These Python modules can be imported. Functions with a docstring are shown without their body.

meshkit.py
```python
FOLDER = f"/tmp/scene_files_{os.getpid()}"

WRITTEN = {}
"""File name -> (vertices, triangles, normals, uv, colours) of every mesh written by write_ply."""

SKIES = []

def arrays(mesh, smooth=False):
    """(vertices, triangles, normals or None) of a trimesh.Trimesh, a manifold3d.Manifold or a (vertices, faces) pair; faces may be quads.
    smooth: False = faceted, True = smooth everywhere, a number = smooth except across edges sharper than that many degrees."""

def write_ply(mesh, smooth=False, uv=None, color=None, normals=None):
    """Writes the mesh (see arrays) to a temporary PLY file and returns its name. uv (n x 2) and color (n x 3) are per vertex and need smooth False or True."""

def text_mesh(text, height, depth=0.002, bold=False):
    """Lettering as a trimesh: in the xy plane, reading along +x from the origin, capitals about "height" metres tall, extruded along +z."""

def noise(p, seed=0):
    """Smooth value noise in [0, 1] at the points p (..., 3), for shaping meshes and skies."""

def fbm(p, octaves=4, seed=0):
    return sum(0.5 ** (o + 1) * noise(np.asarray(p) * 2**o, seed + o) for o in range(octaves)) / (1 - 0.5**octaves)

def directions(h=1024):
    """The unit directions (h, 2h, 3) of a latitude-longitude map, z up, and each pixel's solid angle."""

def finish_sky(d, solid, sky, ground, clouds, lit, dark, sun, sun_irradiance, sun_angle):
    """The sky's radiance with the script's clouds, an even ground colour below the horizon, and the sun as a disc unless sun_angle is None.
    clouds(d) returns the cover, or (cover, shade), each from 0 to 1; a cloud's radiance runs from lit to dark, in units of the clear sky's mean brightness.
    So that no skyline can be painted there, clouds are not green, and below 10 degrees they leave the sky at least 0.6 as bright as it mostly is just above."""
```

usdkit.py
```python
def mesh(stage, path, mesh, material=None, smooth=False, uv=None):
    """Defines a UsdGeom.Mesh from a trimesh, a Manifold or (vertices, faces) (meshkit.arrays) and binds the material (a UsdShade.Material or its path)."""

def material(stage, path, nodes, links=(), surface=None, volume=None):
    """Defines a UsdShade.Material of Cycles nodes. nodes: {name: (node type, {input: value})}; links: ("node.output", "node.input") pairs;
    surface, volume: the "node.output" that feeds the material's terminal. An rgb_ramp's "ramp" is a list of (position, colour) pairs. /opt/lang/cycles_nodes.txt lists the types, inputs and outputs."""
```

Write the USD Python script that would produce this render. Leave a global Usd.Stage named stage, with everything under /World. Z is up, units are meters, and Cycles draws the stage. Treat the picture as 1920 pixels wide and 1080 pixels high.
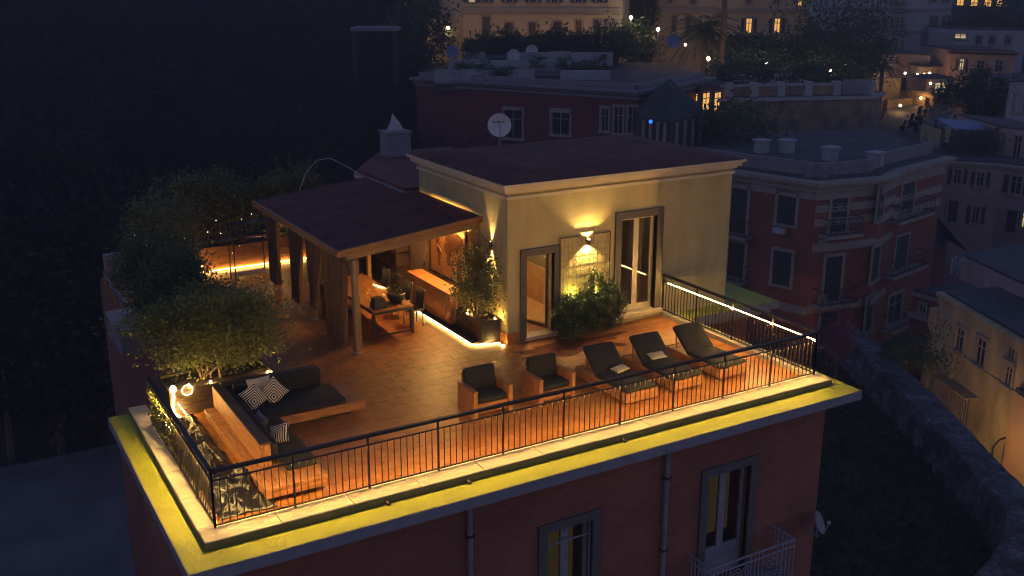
import math, random
import numpy as np, trimesh, manifold3d as m3, usdkit, meshkit
from pxr import Usd, UsdGeom, UsdLux, UsdShade, Sdf, Gf
from scipy.interpolate import RBFInterpolator

stage = Usd.Stage.CreateInMemory()
UsdGeom.SetStageUpAxis(stage, 'Z')
UsdGeom.Xform.Define(stage, '/World')
rng = np.random.default_rng(7)
random.seed(7)

# ------------------------------------------------------------------ camera, sky, sun, exposure
CAM = np.array([-3.424, -15.676, 8.728]); YAW, PITCH, FPX = .528, -.29, 1926.95
FW = np.array([math.sin(YAW) * math.cos(PITCH), math.cos(YAW) * math.cos(PITCH), math.sin(PITCH)])
RT = np.array([math.cos(YAW), -math.sin(YAW), 0.]); UP = np.cross(RT, FW)
cam = UsdGeom.Camera.Define(stage, '/World/camera')
M = np.eye(4); M[0, :3] = RT; M[1, :3] = UP; M[2, :3] = -FW; M[3, :3] = CAM
cam.AddTransformOp().Set(Gf.Matrix4d(*M.ravel().tolist()))
cam.CreateHorizontalApertureAttr(36.0); cam.CreateVerticalApertureAttr(20.25)
cam.CreateFocalLengthAttr(36.0 * FPX / 1920)
cam.CreateClippingRangeAttr(Gf.Vec2f(.1, 3000))
cam.CreateExposureAttr(0.55)
SUN_EL, SUN_ROT = math.radians(3.0), math.radians(290)
SKY = .15
HAZE = .0009
sky = UsdLux.DomeLight.Define(stage, '/World/sky')
sky.GetPrim().SetCustomDataByKey('kind', 'structure')
skym = usdkit.material(stage, '/World/Looks/dusk_sky', {
    's': ('sky_texture', {'sky_type': 'single_scattering', 'sun_disc': False, 'sun_elevation': SUN_EL, 'sun_rotation': SUN_ROT, 'air_density': 1.0, 'aerosol_density': .3, 'ozone_density': 3.0}),
    't': ('mix', {'mix_type': 'multiply', 'fac': 1., 'color2': (1.25, .80, 1.0)}), 'b': ('background_shader', {'strength': SKY})}, [('s.color', 't.color1'), ('t.color', 'b.color')], surface='b.background')
UsdShade.MaterialBindingAPI.Apply(sky.GetPrim()).Bind(skym)
sun = UsdLux.DistantLight.Define(stage, '/World/sun')
sun.CreateNormalizeAttr(True); sun.CreateIntensityAttr(.004); sun.CreateAngleAttr(12.0); sun.CreateColorAttr(Gf.Vec3f(1, .93, .85))
sun.AddRotateXYZOp().Set(Gf.Vec3f(90 - math.degrees(SUN_EL), 0, 180 - math.degrees(SUN_ROT)))


def ray(u, v):
    return FW + RT * ((u - 960) / FPX) + UP * ((540 - v) / FPX)


def at_z(u, v, z):
    d = ray(u, v); return CAM + d * ((z - CAM[2]) / d[2])


def at_depth(u, v, D):
    return CAM + ray(u, v) * D


# ------------------------------------------------------------------ scene-writing helpers
used = {}


def numbered(path):
    n = used.get(path, -1) + 1; used[path] = n
    return path if n == 0 else f'{path}_{n:03d}'


def P(o):
    return o.GetPrim() if hasattr(o, 'GetPrim') else o


def tag(o, label=None, cat=None, group=None, kind=None):
    p = P(o)
    for k, v in (('label', label), ('category', cat), ('group', group), ('kind', kind)):
        if v: p.SetCustomDataByKey(k, v)
    return p


def thing(name, label, cat, loc=(0, 0, 0), rz=0, group=None):
    x = UsdGeom.Xform.Define(stage, numbered('/World/' + name))
    x.AddTranslateOp().Set(Gf.Vec3d(*map(float, loc)))
    if rz: x.AddRotateZOp().Set(float(rz))
    return tag(x, label, cat, group)


def dup(root, label, loc, rz=0, group=None, scale=None):
    x = UsdGeom.Xform.Define(stage, numbered('/World/' + root.GetName().rstrip('0123456789_') if root.GetName()[-1].isdigit() else '/World/' + root.GetName()))
    was = root.GetCustomData()
    x.GetPrim().GetReferences().AddInternalReference(root.GetPath())
    x.ClearXformOpOrder()
    x.AddTranslateOp().Set(Gf.Vec3d(*map(float, loc)))
    x.AddRotateZOp().Set(float(rz))
    if scale: x.AddScaleOp().Set(Gf.Vec3f(*scale))
    x.GetPrim().SetInstanceable(True)
    return tag(x, label, was['category'], group or was.get('group'))


class MB:
    """collects shapes into one mesh"""
    def __init__(s): s.v, s.f, s.n = [], [], 0

    def add(s, v, f):
        v = np.asarray(v, float); f = np.asarray(f, int)
        if f.shape[1] == 4: f = np.vstack([f[:, [0, 1, 2]], f[:, [0, 2, 3]]])
        s.v.append(v); s.f.append(f + s.n); s.n += len(v); return s

    def tm(s, m):
        v, f, _ = meshkit.arrays(m); return s.add(v, f)

    def box(s, x0, x1, y0, y1, z0, z1, c=0.):
        return s.obox(((x0 + x1) / 2, (y0 + y1) / 2, (z0 + z1) / 2), (x1 - x0, y1 - y0, z1 - z0), c=c)

    def obox(s, ctr, size, R=None, c=0.):
        h = np.array(size, float) / 2
        if c:
            c = min(c, h.min() * .49)
            pts = []
            for sx in (-1, 1):
                for sy in (-1, 1):
                    for sz in (-1, 1):
                        sg = np.array([sx, sy, sz])
                        for k in range(3):
                            d = h - c; d[k] = h[k]; pts.append(sg * d)
            m = m3.Manifold.hull_points(np.array(pts, np.float64)).to_mesh()
            v, f = np.array(m.vert_properties[:, :3], float), np.array(m.tri_verts)
        else:
            v = np.array([[x, y, z] for x in (-1, 1) for y in (-1, 1) for z in (-1, 1)]) * h
            f = np.array([[0, 1, 3, 2], [4, 6, 7, 5], [0, 4, 5, 1], [2, 3, 7, 6], [0, 2, 6, 4], [1, 5, 7, 3]])
        if R is not None: v = v @ np.array(R).T
        return s.add(v + np.array(ctr), f)

    def bar(s, a, b, w, h=None, up=(0, 0, 1)):
        a, b = np.array(a, float), np.array(b, float); d = b - a; L = np.linalg.norm(d); d /= L
        r = np.cross(d, up)
        r = np.array([1., 0, 0]) if np.linalg.norm(r) < 1e-6 else r / np.linalg.norm(r)
        return s.obox((a + b) / 2, (L, w, h or w), np.stack([d, r, np.cross(d, r)], 1))

    def tube(s, path, r, n=8, cap=True):
        p = np.asarray(path, float); k = len(p); rr = np.broadcast_to(np.asarray(r, float), k)
        t = np.gradient(p, axis=0); t /= np.linalg.norm(t, axis=1, keepdims=True) + 1e-12
        ref = np.array([0, 0, 1.]) if abs(t[0, 2]) < .9 else np.array([1., 0, 0])
        v = []
        for i in range(k):
            u = np.cross(t[i], ref); u /= np.linalg.norm(u) + 1e-12; w = np.cross(u, t[i]); ref = w
            a = np.arange(n) * 2 * np.pi / n
            v.append(p[i] + rr[i] * (np.cos(a)[:, None] * u + np.sin(a)[:, None] * w))
        f = [[i * n + j, i * n + (j + 1) % n, (i + 1) * n + (j + 1) % n, (i + 1) * n + j] for i in range(k - 1) for j in range(n)]
        s.add(np.vstack(v), f)
        if cap:
            o = s.n - k * n
            tri = [[j + 1, j, 0] for j in range(1, n - 1)] + [[(k - 1) * n, (k - 1) * n + j, (k - 1) * n + j + 1] for j in range(1, n - 1)]
            s.f.append(np.array(tri) + o)
        return s

    def lathe(s, ctr, prof, n=20):
        a = np.arange(n) * 2 * np.pi / n; prof = np.array(prof, float); k = len(prof)
        v = np.stack([np.outer(prof[:, 0], np.cos(a)), np.outer(prof[:, 0], np.sin(a)), np.repeat(prof[:, 1][:, None], n, 1)], -1).reshape(-1, 3)
        f = [[i * n + j, i * n + (j + 1) % n, (i + 1) * n + (j + 1) % n, (i + 1) * n + j] for i in range(k - 1) for j in range(n)]
        return s.add(v + np.array(ctr), f)

    def sphere(s, c, r, sub=2):
        m = trimesh.creation.icosphere(sub, 1.0); return s.add(m.vertices * np.broadcast_to(r, 3) + np.array(c), m.faces)

    def prism(s, poly, z0, z1):
        m = m3.CrossSection([np.array(poly, float)[::1 if area(poly) > 0 else -1]]).extrude(z1 - z0).to_mesh()
        return s.add(np.array(m.vert_properties[:, :3]) + [0, 0, z0], np.array(m.tri_verts))

    def grid(s, pts):
        a, b = pts.shape[:2]; i = np.arange(a * b).reshape(a, b)
        f = np.stack([i[:-1, :-1], i[1:, :-1], i[1:, 1:], i[:-1, 1:]], -1).reshape(-1, 4)
        return s.add(pts.reshape(-1, 3), f)

    def build(s, name, mat, parent=None, smooth=False, xf=None, **tags):
        if not s.v: return None
        path = numbered((str(P(parent).GetPath()) if parent is not None else '/World') + '/' + name)
        m = usdkit.mesh(stage, path, trimesh.Trimesh(np.vstack(s.v), np.vstack(s.f), process=False), mat, smooth)
        m.CreateDoubleSidedAttr(True)
        if xf is not None: m.AddTransformOp().Set(Gf.Matrix4d(*np.asarray(xf).ravel().tolist()))
        if tags: tag(m, **tags)
        return m.GetPrim()


def area(p):
    p = np.array(p); return .5 * np.sum(p[:, 0] * np.roll(p[:, 1], -1) - np.roll(p[:, 0], -1) * p[:, 1])


def mbox(*a, c=0.): return MB().box(*a, c=c)


def man_box(x0, x1, y0, y1, z0, z1): return m3.Manifold.cube([x1 - x0, y1 - y0, z1 - z0]).translate([x0, y0, z0])


def rot(ax, deg):
    return trimesh.transformations.rotation_matrix(math.radians(deg), ax)[:3, :3]


def xform(R=np.eye(3), t=(0, 0, 0)):
    m = np.eye(4); m[:3, :3] = np.array(R).T; m[3, :3] = t; return m


# ------------------------------------------------------------------ materials
def mat(name, col, rough=.6, var=.25, scale=6., bump=0., bscale=40., metal=0., col2=None, spec=.5, stretch=None, trans=0., detail=4.):
    n = {'p': ('principled_bsdf', {'roughness': rough, 'metallic': metal, 'specular_ior_level': spec}),
         'g': ('texture_coordinate', {}), 'mp': ('mapping', {'scale': stretch or (1, 1, 1)}),
         'n': ('noise_texture', {'scale': scale, 'detail': detail, 'roughness': .6})}
    c2 = col2 or tuple(c * (1 - var) for c in col)
    c1 = col if col2 else tuple(min(1, c * (1 + var * .6)) for c in col)
    n['r'] = ('rgb_ramp', {'ramp': [(.3, c2), (.7, c1)]})
    l = [('g.object', 'mp.vector'), ('mp.vector', 'n.vector'), ('n.fac', 'r.fac'), ('r.color', 'p.base_color')]
    if bump:
        n['bn'] = ('noise_texture', {'scale': bscale, 'detail': 3.}); n['b'] = ('bump', {'strength': bump, 'distance': .02})
        l += [('mp.vector', 'bn.vector'), ('bn.fac', 'b.height'), ('b.normal', 'p.normal')]
    out = 'p.BSDF'
    if trans:
        n['t'] = ('translucent_bsdf', {}); n['m'] = ('mix_closure', {'fac': trans})
        l += [('r.color', 't.color'), ('p.BSDF', 'm.closure1'), ('t.BSDF', 'm.closure2')]; out = 'm.closure'
    return usdkit.material(stage, '/World/Looks/' + name, n, l, surface=out)


EMIT = .68   # lamps set against the exposure


def emit(name, col, strength):
    strength *= EMIT
    return usdkit.material(stage, '/World/Looks/' + name, {'e': ('emission', {'color': col, 'strength': strength})}, surface='e.emission')


WARM = (1., .58, .15)
m_led = emit('led_light', WARM, 500.)
m_map_led = emit('map_led_light', (1., .52, .13), 600.)
m_rear_led = emit('rear_led_light', WARM, 45.)
m_pend = emit('pendant_light', (1., .52, .14), 100.)
m_pin = emit('sconce_pin_light', (1., .66, .24), 75000.)
m_strong = emit('street_light_glow', (1., .55, .17), 250.)
m_led_soft = emit('led_light_soft', WARM, 95.)
m_sconce = emit('sconce_light', (1., .64, .22), 900.)
m_bulb = emit('fairy_bulb', (1., .72, .32), 22.)
m_lantern = emit('lantern_light', (1., .58, .20), 110.)
m_lanternw = emit('lantern_light_white', (1., .78, .5), 110.)
m_room = emit('room_light', (1., .66, .28), 420.)
m_litwin = emit('lit_window_glow', (1., .50, .13), 1.0)
m_litwin2 = emit('lit_window_pale', (1., .78, .42), .55)
m_neon = emit('blue_sign_light', (.02, .12, .9), 2.5)

m_tile = [mat(f'terracotta_tile_{k}', c, .42, .28, 5., .35, 25.) for k, c in zip(('red', 'orange', 'brown', 'ochre'), ((.29, .106, .022), (.31, .12, .025), (.265, .095, .021), (.30, .13, .031)))]
m_grout = mat('tile_grout', (.24, .095, .022), .8)
m_curb = mat('painted_stone_curb', (.46, .40, .28), .7, .18, 3., .3, 30)
m_yellow = mat('yellow_roof_coating', (.315, .34, .008), .6, .16, 1.2, .25, 14, col2=(.25, .265, .008))
m_curbface = mat('olive_membrane', (.13, .115, .03), .7, .25, 3)  # olive coat made darker, with the curb face's shade in the colour
m_fascia = mat('grey_cornice_plaster', (.19, .18, .20), .8, .2, 3)
m_plaster = mat('cream_plaster', (.45, .37, .155), .85, .15, 2.2, .25, 30, stretch=(1, 1, .3), detail=7.)
m_plaster_trim = mat('cream_cornice', (.58, .50, .32), .8, .12, 3)
m_doorframe = mat('grey_stone_frame', (.095, .08, .055), .7, .2, 4)
m_sill = mat('travertine_sill', (.42, .35, .24), .6, .2, 9, .2, 30)
m_wood_door = mat('pale_painted_wood', (.48, .42, .28), .5, .12, 6)
m_roof = mat('roof_felt', (.11, .03, .02), .9, .55, 1.6, .6, 30)
m_roof2 = mat('roof_red_coating', (.15, .04, .032), .85, .4, 1.5, .5, 30)
m_teak = mat('teak_wood', (.31, .13, .038), .5, .45, 3., .15, 50, stretch=(6, 6, 1.))
m_teakx = mat('teak_wood_length', (.30, .125, .036), .5, .45, 3., .15, 50, stretch=(1, 8, 8))
m_teaky = mat('teak_wood_cross', (.30, .125, .036), .5, .45, 3., .15, 50, stretch=(8, 1, 8))
m_post = mat('pine_post', (.34, .21, .085), .65, .3, 4., .15, 50, stretch=(6, 6, 1))
m_walnut = mat('dark_slat_wood', (.055, .035, .022), .5, .4, 4, .1, 40, stretch=(1, 8, 8))
m_cush = mat('charcoal_cushion', (.009, .009, .007), .9, .25, 30, .25, 250)
m_iron = mat('black_iron', (.018, .013, .011), .45, .2, 10)
m_black = mat('black_plastic', (.012, .012, .012), .4, .2, 10)
m_tarp = mat('black_tarpaulin', (.010, .010, .008), .2, .4, 8, .3, 40)
m_curtain = mat('brown_curtain', (.14, .09, .055), .9, .25, 12, .2, 120, trans=.15)
m_white = mat('off_white_fabric', (.50, .42, .28), .9, .1, 20, .2, 150)
m_leaf = mat('olive_leaf', (.14, .16, .035), .45, .5, 3., trans=.25)
m_leaf2 = mat('shrub_leaf', (.05, .085, .025), .5, .5, 3., trans=.25)
m_leaf3 = mat('oleander_leaf', (.14, .15, .045), .45, .5, 3., trans=.25)
m_bark = mat('plant_bark', (.16, .11, .06), .85, .3, 12)
m_soil = mat('planter_soil', (.03, .02, .012), .95)
m_wire = mat('galvanised_wire', (.10, .09, .07), .5, .2, 10, metal=.5)
m_metalw = mat('white_metal', (.42, .42, .44), .45, .12, 10)
m_pipe = mat('grey_drainpipe', (.24, .22, .25), .5, .2, 6)
m_gbars = mat('grey_wrought_iron', (.28, .26, .31), .5, .2, 10)
m_mapw = mat('pale_map_panel', (.50, .30, .11), .6, .3, 3., .1, 40, stretch=(1, 5, .6))
m_mapd = mat('dark_map_relief', (.17, .07, .03), .6, .3, 9)
m_rawood = mat('interior_oak', (.42, .24, .11), .5, .25, 4, stretch=(5, 1, 1))
m_dim = mat('dark_interior', (.05, .035, .025), .8)
m_leather = mat('dark_leather', (.02, .017, .018), .35)
m_glass = usdkit.material(stage, '/World/Looks/window_glass', {
    'f': ('layer_weight', {'blend': .5}), 'pw': ('math', {'math_type': 'power', 'value2': 4.}), 'fm': ('math', {'math_type': 'multiply_add', 'value2': .85, 'value3': .035}), 't': ('transparent_bsdf', {'color': (.86, .86, .84)}), 'g': ('glossy_bsdf', {'roughness': .02, 'color': (.9, .9, .9)}), 'm': ('mix_closure', {})},
    [('f.facing', 'pw.value1'), ('pw.value', 'fm.value1'), ('fm.value', 'm.fac'), ('t.BSDF', 'm.closure1'), ('g.BSDF', 'm.closure2')], surface='m.closure')
m_darkglass = mat('dark_window_glass', (.02, .022, .03), .12)


def brickmat(name, c1, c2, mortar, scale, face):
    """far-off brickwork, too small to pick apart; face: 'x' wall runs along x, 'y' along y"""
    n = {'p': ('principled_bsdf', {'roughness': .85}), 'g': ('geometry', {}), 's': ('separate_xyz', {}), 'a': ('math', {'math_type': 'add'}), 'c': ('combine_xyz', {}),
         'k': ('brick_texture', {'color1': c1, 'color2': c2, 'mortar': mortar, 'scale': scale, 'mortar_size': .012, 'brick_width': .26, 'row_height': .075, 'bias': 0.}),
         'n': ('noise_texture', {'scale': .7, 'detail': 5.}), 'm': ('mix', {'mix_type': 'multiply', 'fac': .6}), 'r': ('rgb_ramp', {'ramp': [(.3, (.55, .55, .55)), (.7, (1.1, 1.1, 1.1))]}), 'b': ('bump', {'strength': .5, 'distance': .01})}
    l = [('g.position', 's.vector'), ('s.x', 'a.value1'), ('s.y', 'a.value2'), ('a.value', 'c.x'), ('s.z', 'c.y'), ('c.vector', 'k.vector'), ('g.position', 'n.vector'), ('n.fac', 'r.fac'), ('k.color', 'm.color1'), ('r.color', 'm.color2'), ('m.color', 'p.base_color'), ('k.fac', 'b.height'), ('b.normal', 'p.normal')]
    n['b'][1]['invert'] = True
    return usdkit.material(stage, '/World/Looks/' + name, n, l, surface='p.BSDF')


m_brick = brickmat('dark_red_brick', (.30, .085, .045), (.23, .066, .038), (.15, .07, .05), 1., 'x')
m_brick2 = brickmat('red_brick_facade', (.33, .075, .042), (.26, .06, .036), (.18, .09, .06), .8, 'x')


def pattern_mat(name, kind):
    n = {'p': ('principled_bsdf', {'roughness': .9}), 't': ('texture_coordinate', {}), 's': ('separate_xyz', {}), 'ax': ('math', {'math_type': 'absolute'}), 'ay': ('math', {'math_type': 'absolute'}),
         'mx': ('math', {'math_type': 'maximum'}), 'k': ('math', {'math_type': 'multiply', 'value2': 22.}), 'fr': ('math', {'math_type': 'fraction'}), 'gt': ('math', {'math_type': 'greater_than', 'value2': .5}),
         'm': ('mix', {'color1': (.018, .016, .015), 'color2': (.62, .54, .38)})}
    l = [('t.object', 's.vector'), ('s.x', 'ax.value1'), ('s.y', 'ay.value1'), ('k.value', 'fr.value1'), ('fr.value', 'gt.value1'), ('gt.value', 'm.fac'), ('m.color', 'p.base_color')]
    if kind == 'squares':
        n['o'] = ('math', {'math_type': 'add', 'value2': .09}); n['o2'] = ('math', {'math_type': 'add', 'value2': .09})
        l = [x for x in l if x[1] not in ('ax.value1', 'ay.value1')]
        l += [('s.x', 'o.value1'), ('s.y', 'o2.value1'), ('o.value', 'ax.value1'), ('o2.value', 'ay.value1'), ('ax.value', 'mx.value1'), ('ay.value', 'mx.value2'), ('mx.value', 'k.value1')]
    else:
        n['pp'] = ('math', {'math_type': 'pingpong', 'value2': .03}); n['ad'] = ('math', {'math_type': 'add'}); n['k'][1]['value2'] = 22.
        l = [x for x in l if x[1] not in ('ax.value1', 'ay.value1')]
        l += [('s.x', 'pp.value1'), ('pp.value', 'ad.value1'), ('s.y', 'ad.value2'), ('ad.value', 'k.value1')]
        for q in ('ax', 'ay', 'mx'): n.pop(q)
    return usdkit.material(stage, '/World/Looks/' + name, n, l, surface='p.BSDF')


m_pat = pattern_mat('concentric_square_fabric', 'squares')
m_zig = pattern_mat('zigzag_fabric', 'zigzag')

# ------------------------------------------------------------------ foliage
def leaves(centres, size, g, asp=.45, up=.3):
    """one folded leaf (two quads) per centre, with its own direction"""
    n = len(centres); d = g.normal(size=(n, 3)); d[:, 2] += up; d /= np.linalg.norm(d, axis=1, keepdims=True)
    r = np.cross(d, g.normal(size=(n, 3))); r /= np.linalg.norm(r, axis=1, keepdims=True) + 1e-9
    nn = np.cross(d, r); L = (size * g.uniform(.6, 1.3, n))[:, None]
    b, t = centres - d * L * .5, centres + d * L * .5; mid = centres + nn * L * .08
    a, c = mid + r * L * asp * .5 - nn * L * .12, mid - r * L * asp * .5 - nn * L * .12
    v = np.stack([b, a, t, c], 1).reshape(-1, 3); i = np.arange(n)[:, None] * 4
    return v, np.vstack([i + [0, 1, 2], i + [0, 2, 3]])


def clump_points(g, n, ctr, rad, clumps=40, spread=.22, shell=.55):
    """leaf centres in clumps spread through an uneven crown"""
    ctr, rad = np.array(ctr, float), np.array(rad, float)
    d = g.normal(size=(clumps, 3)); d /= np.linalg.norm(d, axis=1, keepdims=True)
    d *= (g.uniform(shell ** 3, 1, clumps) ** (1 / 3))[:, None] * g.uniform(.72, 1.08, clumps)[:, None]
    k = g.integers(0, clumps, n)
    return ctr + (d[k] + g.normal(size=(n, 3)) * spread * g.uniform(.5, 1.2, clumps)[k][:, None]) * rad, ctr + d * rad


def bush(name, label, cat, base, crown, rad, n, size, mt, g, stems=5, clumps=40, spread=.2, group=None, shell=.5):
    t = thing(name, label, cat, base, group=group)
    b = np.array(base, float); c = np.array(crown, float) - b
    pts, hubs = clump_points(g, n, c, rad, clumps, spread, shell)
    zmin = .05 if crown[2] - rad[2] > b[2] else .02
    pts[:, 2] = np.maximum(pts[:, 2], zmin + g.uniform(0, .1, n))
    v, f = leaves(pts, size, g)
    MB().add(v, f).build('crown', mt, t)
    for k in range(stems):
        h = hubs[g.integers(0, len(hubs))]
        s0 = np.array([g.uniform(-.15, .15) * rad[0], g.uniform(-.15, .15) * rad[1], 0.])
        mid = (s0 + h) / 2 + g.normal(size=3) * .06
        MB().tube([s0, s0 * .7 + mid * .3, mid, h], np.linspace(.022, .006, 4) * (1 + rad[2] * .4), 5).build('stem', m_bark, t)
    return t


# ------------------------------------------------------------------ terrain
gc = mat('ground_earth', (.035, .035, .022), .95, .4, .6, .3, 5)
ctrl = [(-40, -60, -16), (60, -60, -16), (-60, 0, -15), (20, -40, -15), (0, 10, -15), (-10, 20, -13.5), (15, 25, -15), (-20, 28, -13.5), (0, 34, -12.5),
        (-30, 45, -9), (0, 60, -6.5), (-40, 90, 4), (0, 100, 2), (-60, 60, 0), (-80, 140, 18), (-10, 140, 9), (20, 45, -13), (35, 40, -14), (45, 25, -14.2), (40, 8, -14.2), (60, 20, -14.2), (70, -10, -15), (60, 45, -13),
        (30, 62, -11), (45, 70, -9), (60, 62, -9), (75, 55, -10), (35, 82, -4), (60, 85, -3.8), (90, 70, -6), (85, 95, 0), (50, 105, 0), (70, 130, 3), (110, 110, 4), (30, 110, .5), (40, 150, 6), (100, 160, 12), (150, 100, 8), (130, 40, -6), (120, -40, -12),
        (0, 260, 45), (150, 260, 40), (300, 150, 40), (-160, 200, 50), (-200, 60, 30), (-150, -60, 0), (300, -20, 5), (150, -150, -10), (-100, -150, -10)]
ctrl = np.array(ctrl, float)
rbf = RBFInterpolator(ctrl[:, :2], ctrl[:, 2], kernel='linear', smoothing=.5)


def terrain_z(x, y): return float(rbf(np.array([[x, y]]))[0])


gx = np.concatenate([np.linspace(-300, -70, 12), np.arange(-64, 131, 4.), np.linspace(140, 400, 12)]); gy = np.concatenate([np.linspace(-200, -50, 8), np.arange(-44, 171, 4.), np.linspace(180, 400, 10)])
GX, GY = np.meshgrid(gx, gy, indexing='ij')
GZ = rbf(np.stack([GX.ravel(), GY.ravel()], 1)).reshape(GX.shape)
ln = meshkit.fbm(np.stack([GX * .12, GY * .12, GX * 0], -1), 3)
MB().grid(np.stack([GX, GY, GZ + (ln - .5) * .5], -1)).build('ground', gc, smooth=True, kind='structure')
# paved lot below left
m_lot = mat('lot_asphalt', (.115, .11, .115), .9, .35, .5, .3, 10)
MB().tm(man_box(-30, -.27, 2, 30.6, -12.6, -12.0) + man_box(-1, .98, 6.1, 30.6, -12.6, -12.0) + man_box(.5, 9., 17.7, 30.6, -12.6, -12.0)).build('pavement', m_lot, kind='structure')
t = thing('low_wall', 'long low pale kerb wall along the far edge of the dark lot', 'wall')
MB().box(-30, 9, 30.6, 31., -12.6, -11.7, c=.05).build('kerb_stone', mat('weathered_concrete', (.11, .11, .11), .9, .3, 1.), t)

# ------------------------------------------------------------------ the main building under the terrace
FZ = -.12   # terrace floor
b = thing('brick_building', 'dark red brick building carrying the lit roof terrace, with yellow topped eaves', 'building', (0, 0, 0))
WY = -.45
shell = man_box(-.25, 13.79, WY, 5.6, -15.5, -.42) + man_box(1.0, 17.0, 5.6, 17.6, -15.5, -.42)
OPEN = ((6.25, 7.33, -4.3, -1.68), (10.36, 11.58, -4.2, -1.52))
for x0, x1, z0, z1 in OPEN: shell -= man_box(x0, x1, WY - .5, WY + .6, z0, z1)
MB().tm(shell).build('wall', m_brick, b)
ev = MB(); ev.tm(man_box(-.70, 14.33, -.98, 5.6, -.37, -.156) + man_box(-.70, 17.6, 5.0, 6.05, -.37, -.156) + man_box(13.8, 17.6, 5., 17.9, -.37, -.156))
ev.build('eave', m_fascia, b)
ev = MB(); ev.tm(man_box(-.5, 14.1, -.72, 5.6, -.49, -.371) + man_box(13.9, 17.4, 5.1, 17.7, -.49, -.371)); ev.build('cornice_moulding', m_fascia, b)
g = np.linspace(0, 1, 60)
yl = MB()
def sheet(x0, x1, y0, y1, z, nx, ny, amp=.006):
    X, Y = np.meshgrid(np.linspace(x0, x1, nx), np.linspace(y0, y1, ny), indexing='ij')
    return np.stack([X, Y, z + amp * meshkit.noise(np.stack([X * 2, Y * 2, X * 0], -1), 3)], -1)
yl.grid(sheet(-.68, 14.31, -.96, -.39, -.152, 80, 6)); yl.grid(sheet(-.68, -.26, -.39, 6.03, -.152, 6, 40)); yl.grid(sheet(13.95, 14.31, -.39, 5.0, -.152, 6, 30)); yl.grid(sheet(13.95, 17.58, 5.0, 5.65, -.152, 20, 6)); yl.grid(sheet(16.1, 17.58, 5.65, 17.5, -.152, 6, 30))
yl.build('yellow_coating', m_yellow, b)
# curb blocks carrying the railing: stones, each its own piece
def stones(x0, x1, y0, y1, along, step):
    a0, a1 = (x0, x1) if along == 'x' else (y0, y1); n = max(1, round((a1 - a0) / step))
    for k in range(n):
        s0, s1 = a0 + (a1 - a0) * k / n + .004, a0 + (a1 - a0) * (k + 1) / n - .004; dz = rng.uniform(-.004, .004)
        (MB().box(s0, s1, y0, y1, -.20, dz, c=.012) if along == 'x' else MB().box(x0, x1, s0, s1, -.20, dz, c=.012)).build('curb_stone', m_curb, b)
stones(-.28, 13.98, -.40, .09, 'x', 1.28)
stones(-.28, .09, .095, 6.0, 'y', 1.25)
stones(13.72, 13.98, .095, 5.6, 'y', .46)
MB().box(-.284, 13.984, -.405, -.402, -.155, -.02).build('membrane_upstand', m_curbface, b)  # thin sheet added over the curb face: olive tone plus painted shade
MB().box(-.285, -.282, -.40, 6.0, -.155, -.02).build('membrane_upstand', m_curbface, b)
# little outlet spouts in the gutter
for x in (2.9, 4.52, 8.05):
    MB().tube([[x, -.36, -.10], [x, -.46, -.115], [x + .02, -.51, -.125]], .032, 8).build('outlet_spout', m_black, b)
# drainpipes
for x in (4.5, 9.15):
    d = MB().tube([[x, WY - .08, -.53], [x, WY - .08, -8], [x, WY - .08, -15.4]], .055, 12).build('drainpipe', m_pipe, b)
    for z in (-1.2, -2.9, -5.): MB().box(x - .075, x + .075, WY - .15, WY - .005, z - .02, z + .02).build('bracket', m_iron, d)
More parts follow.
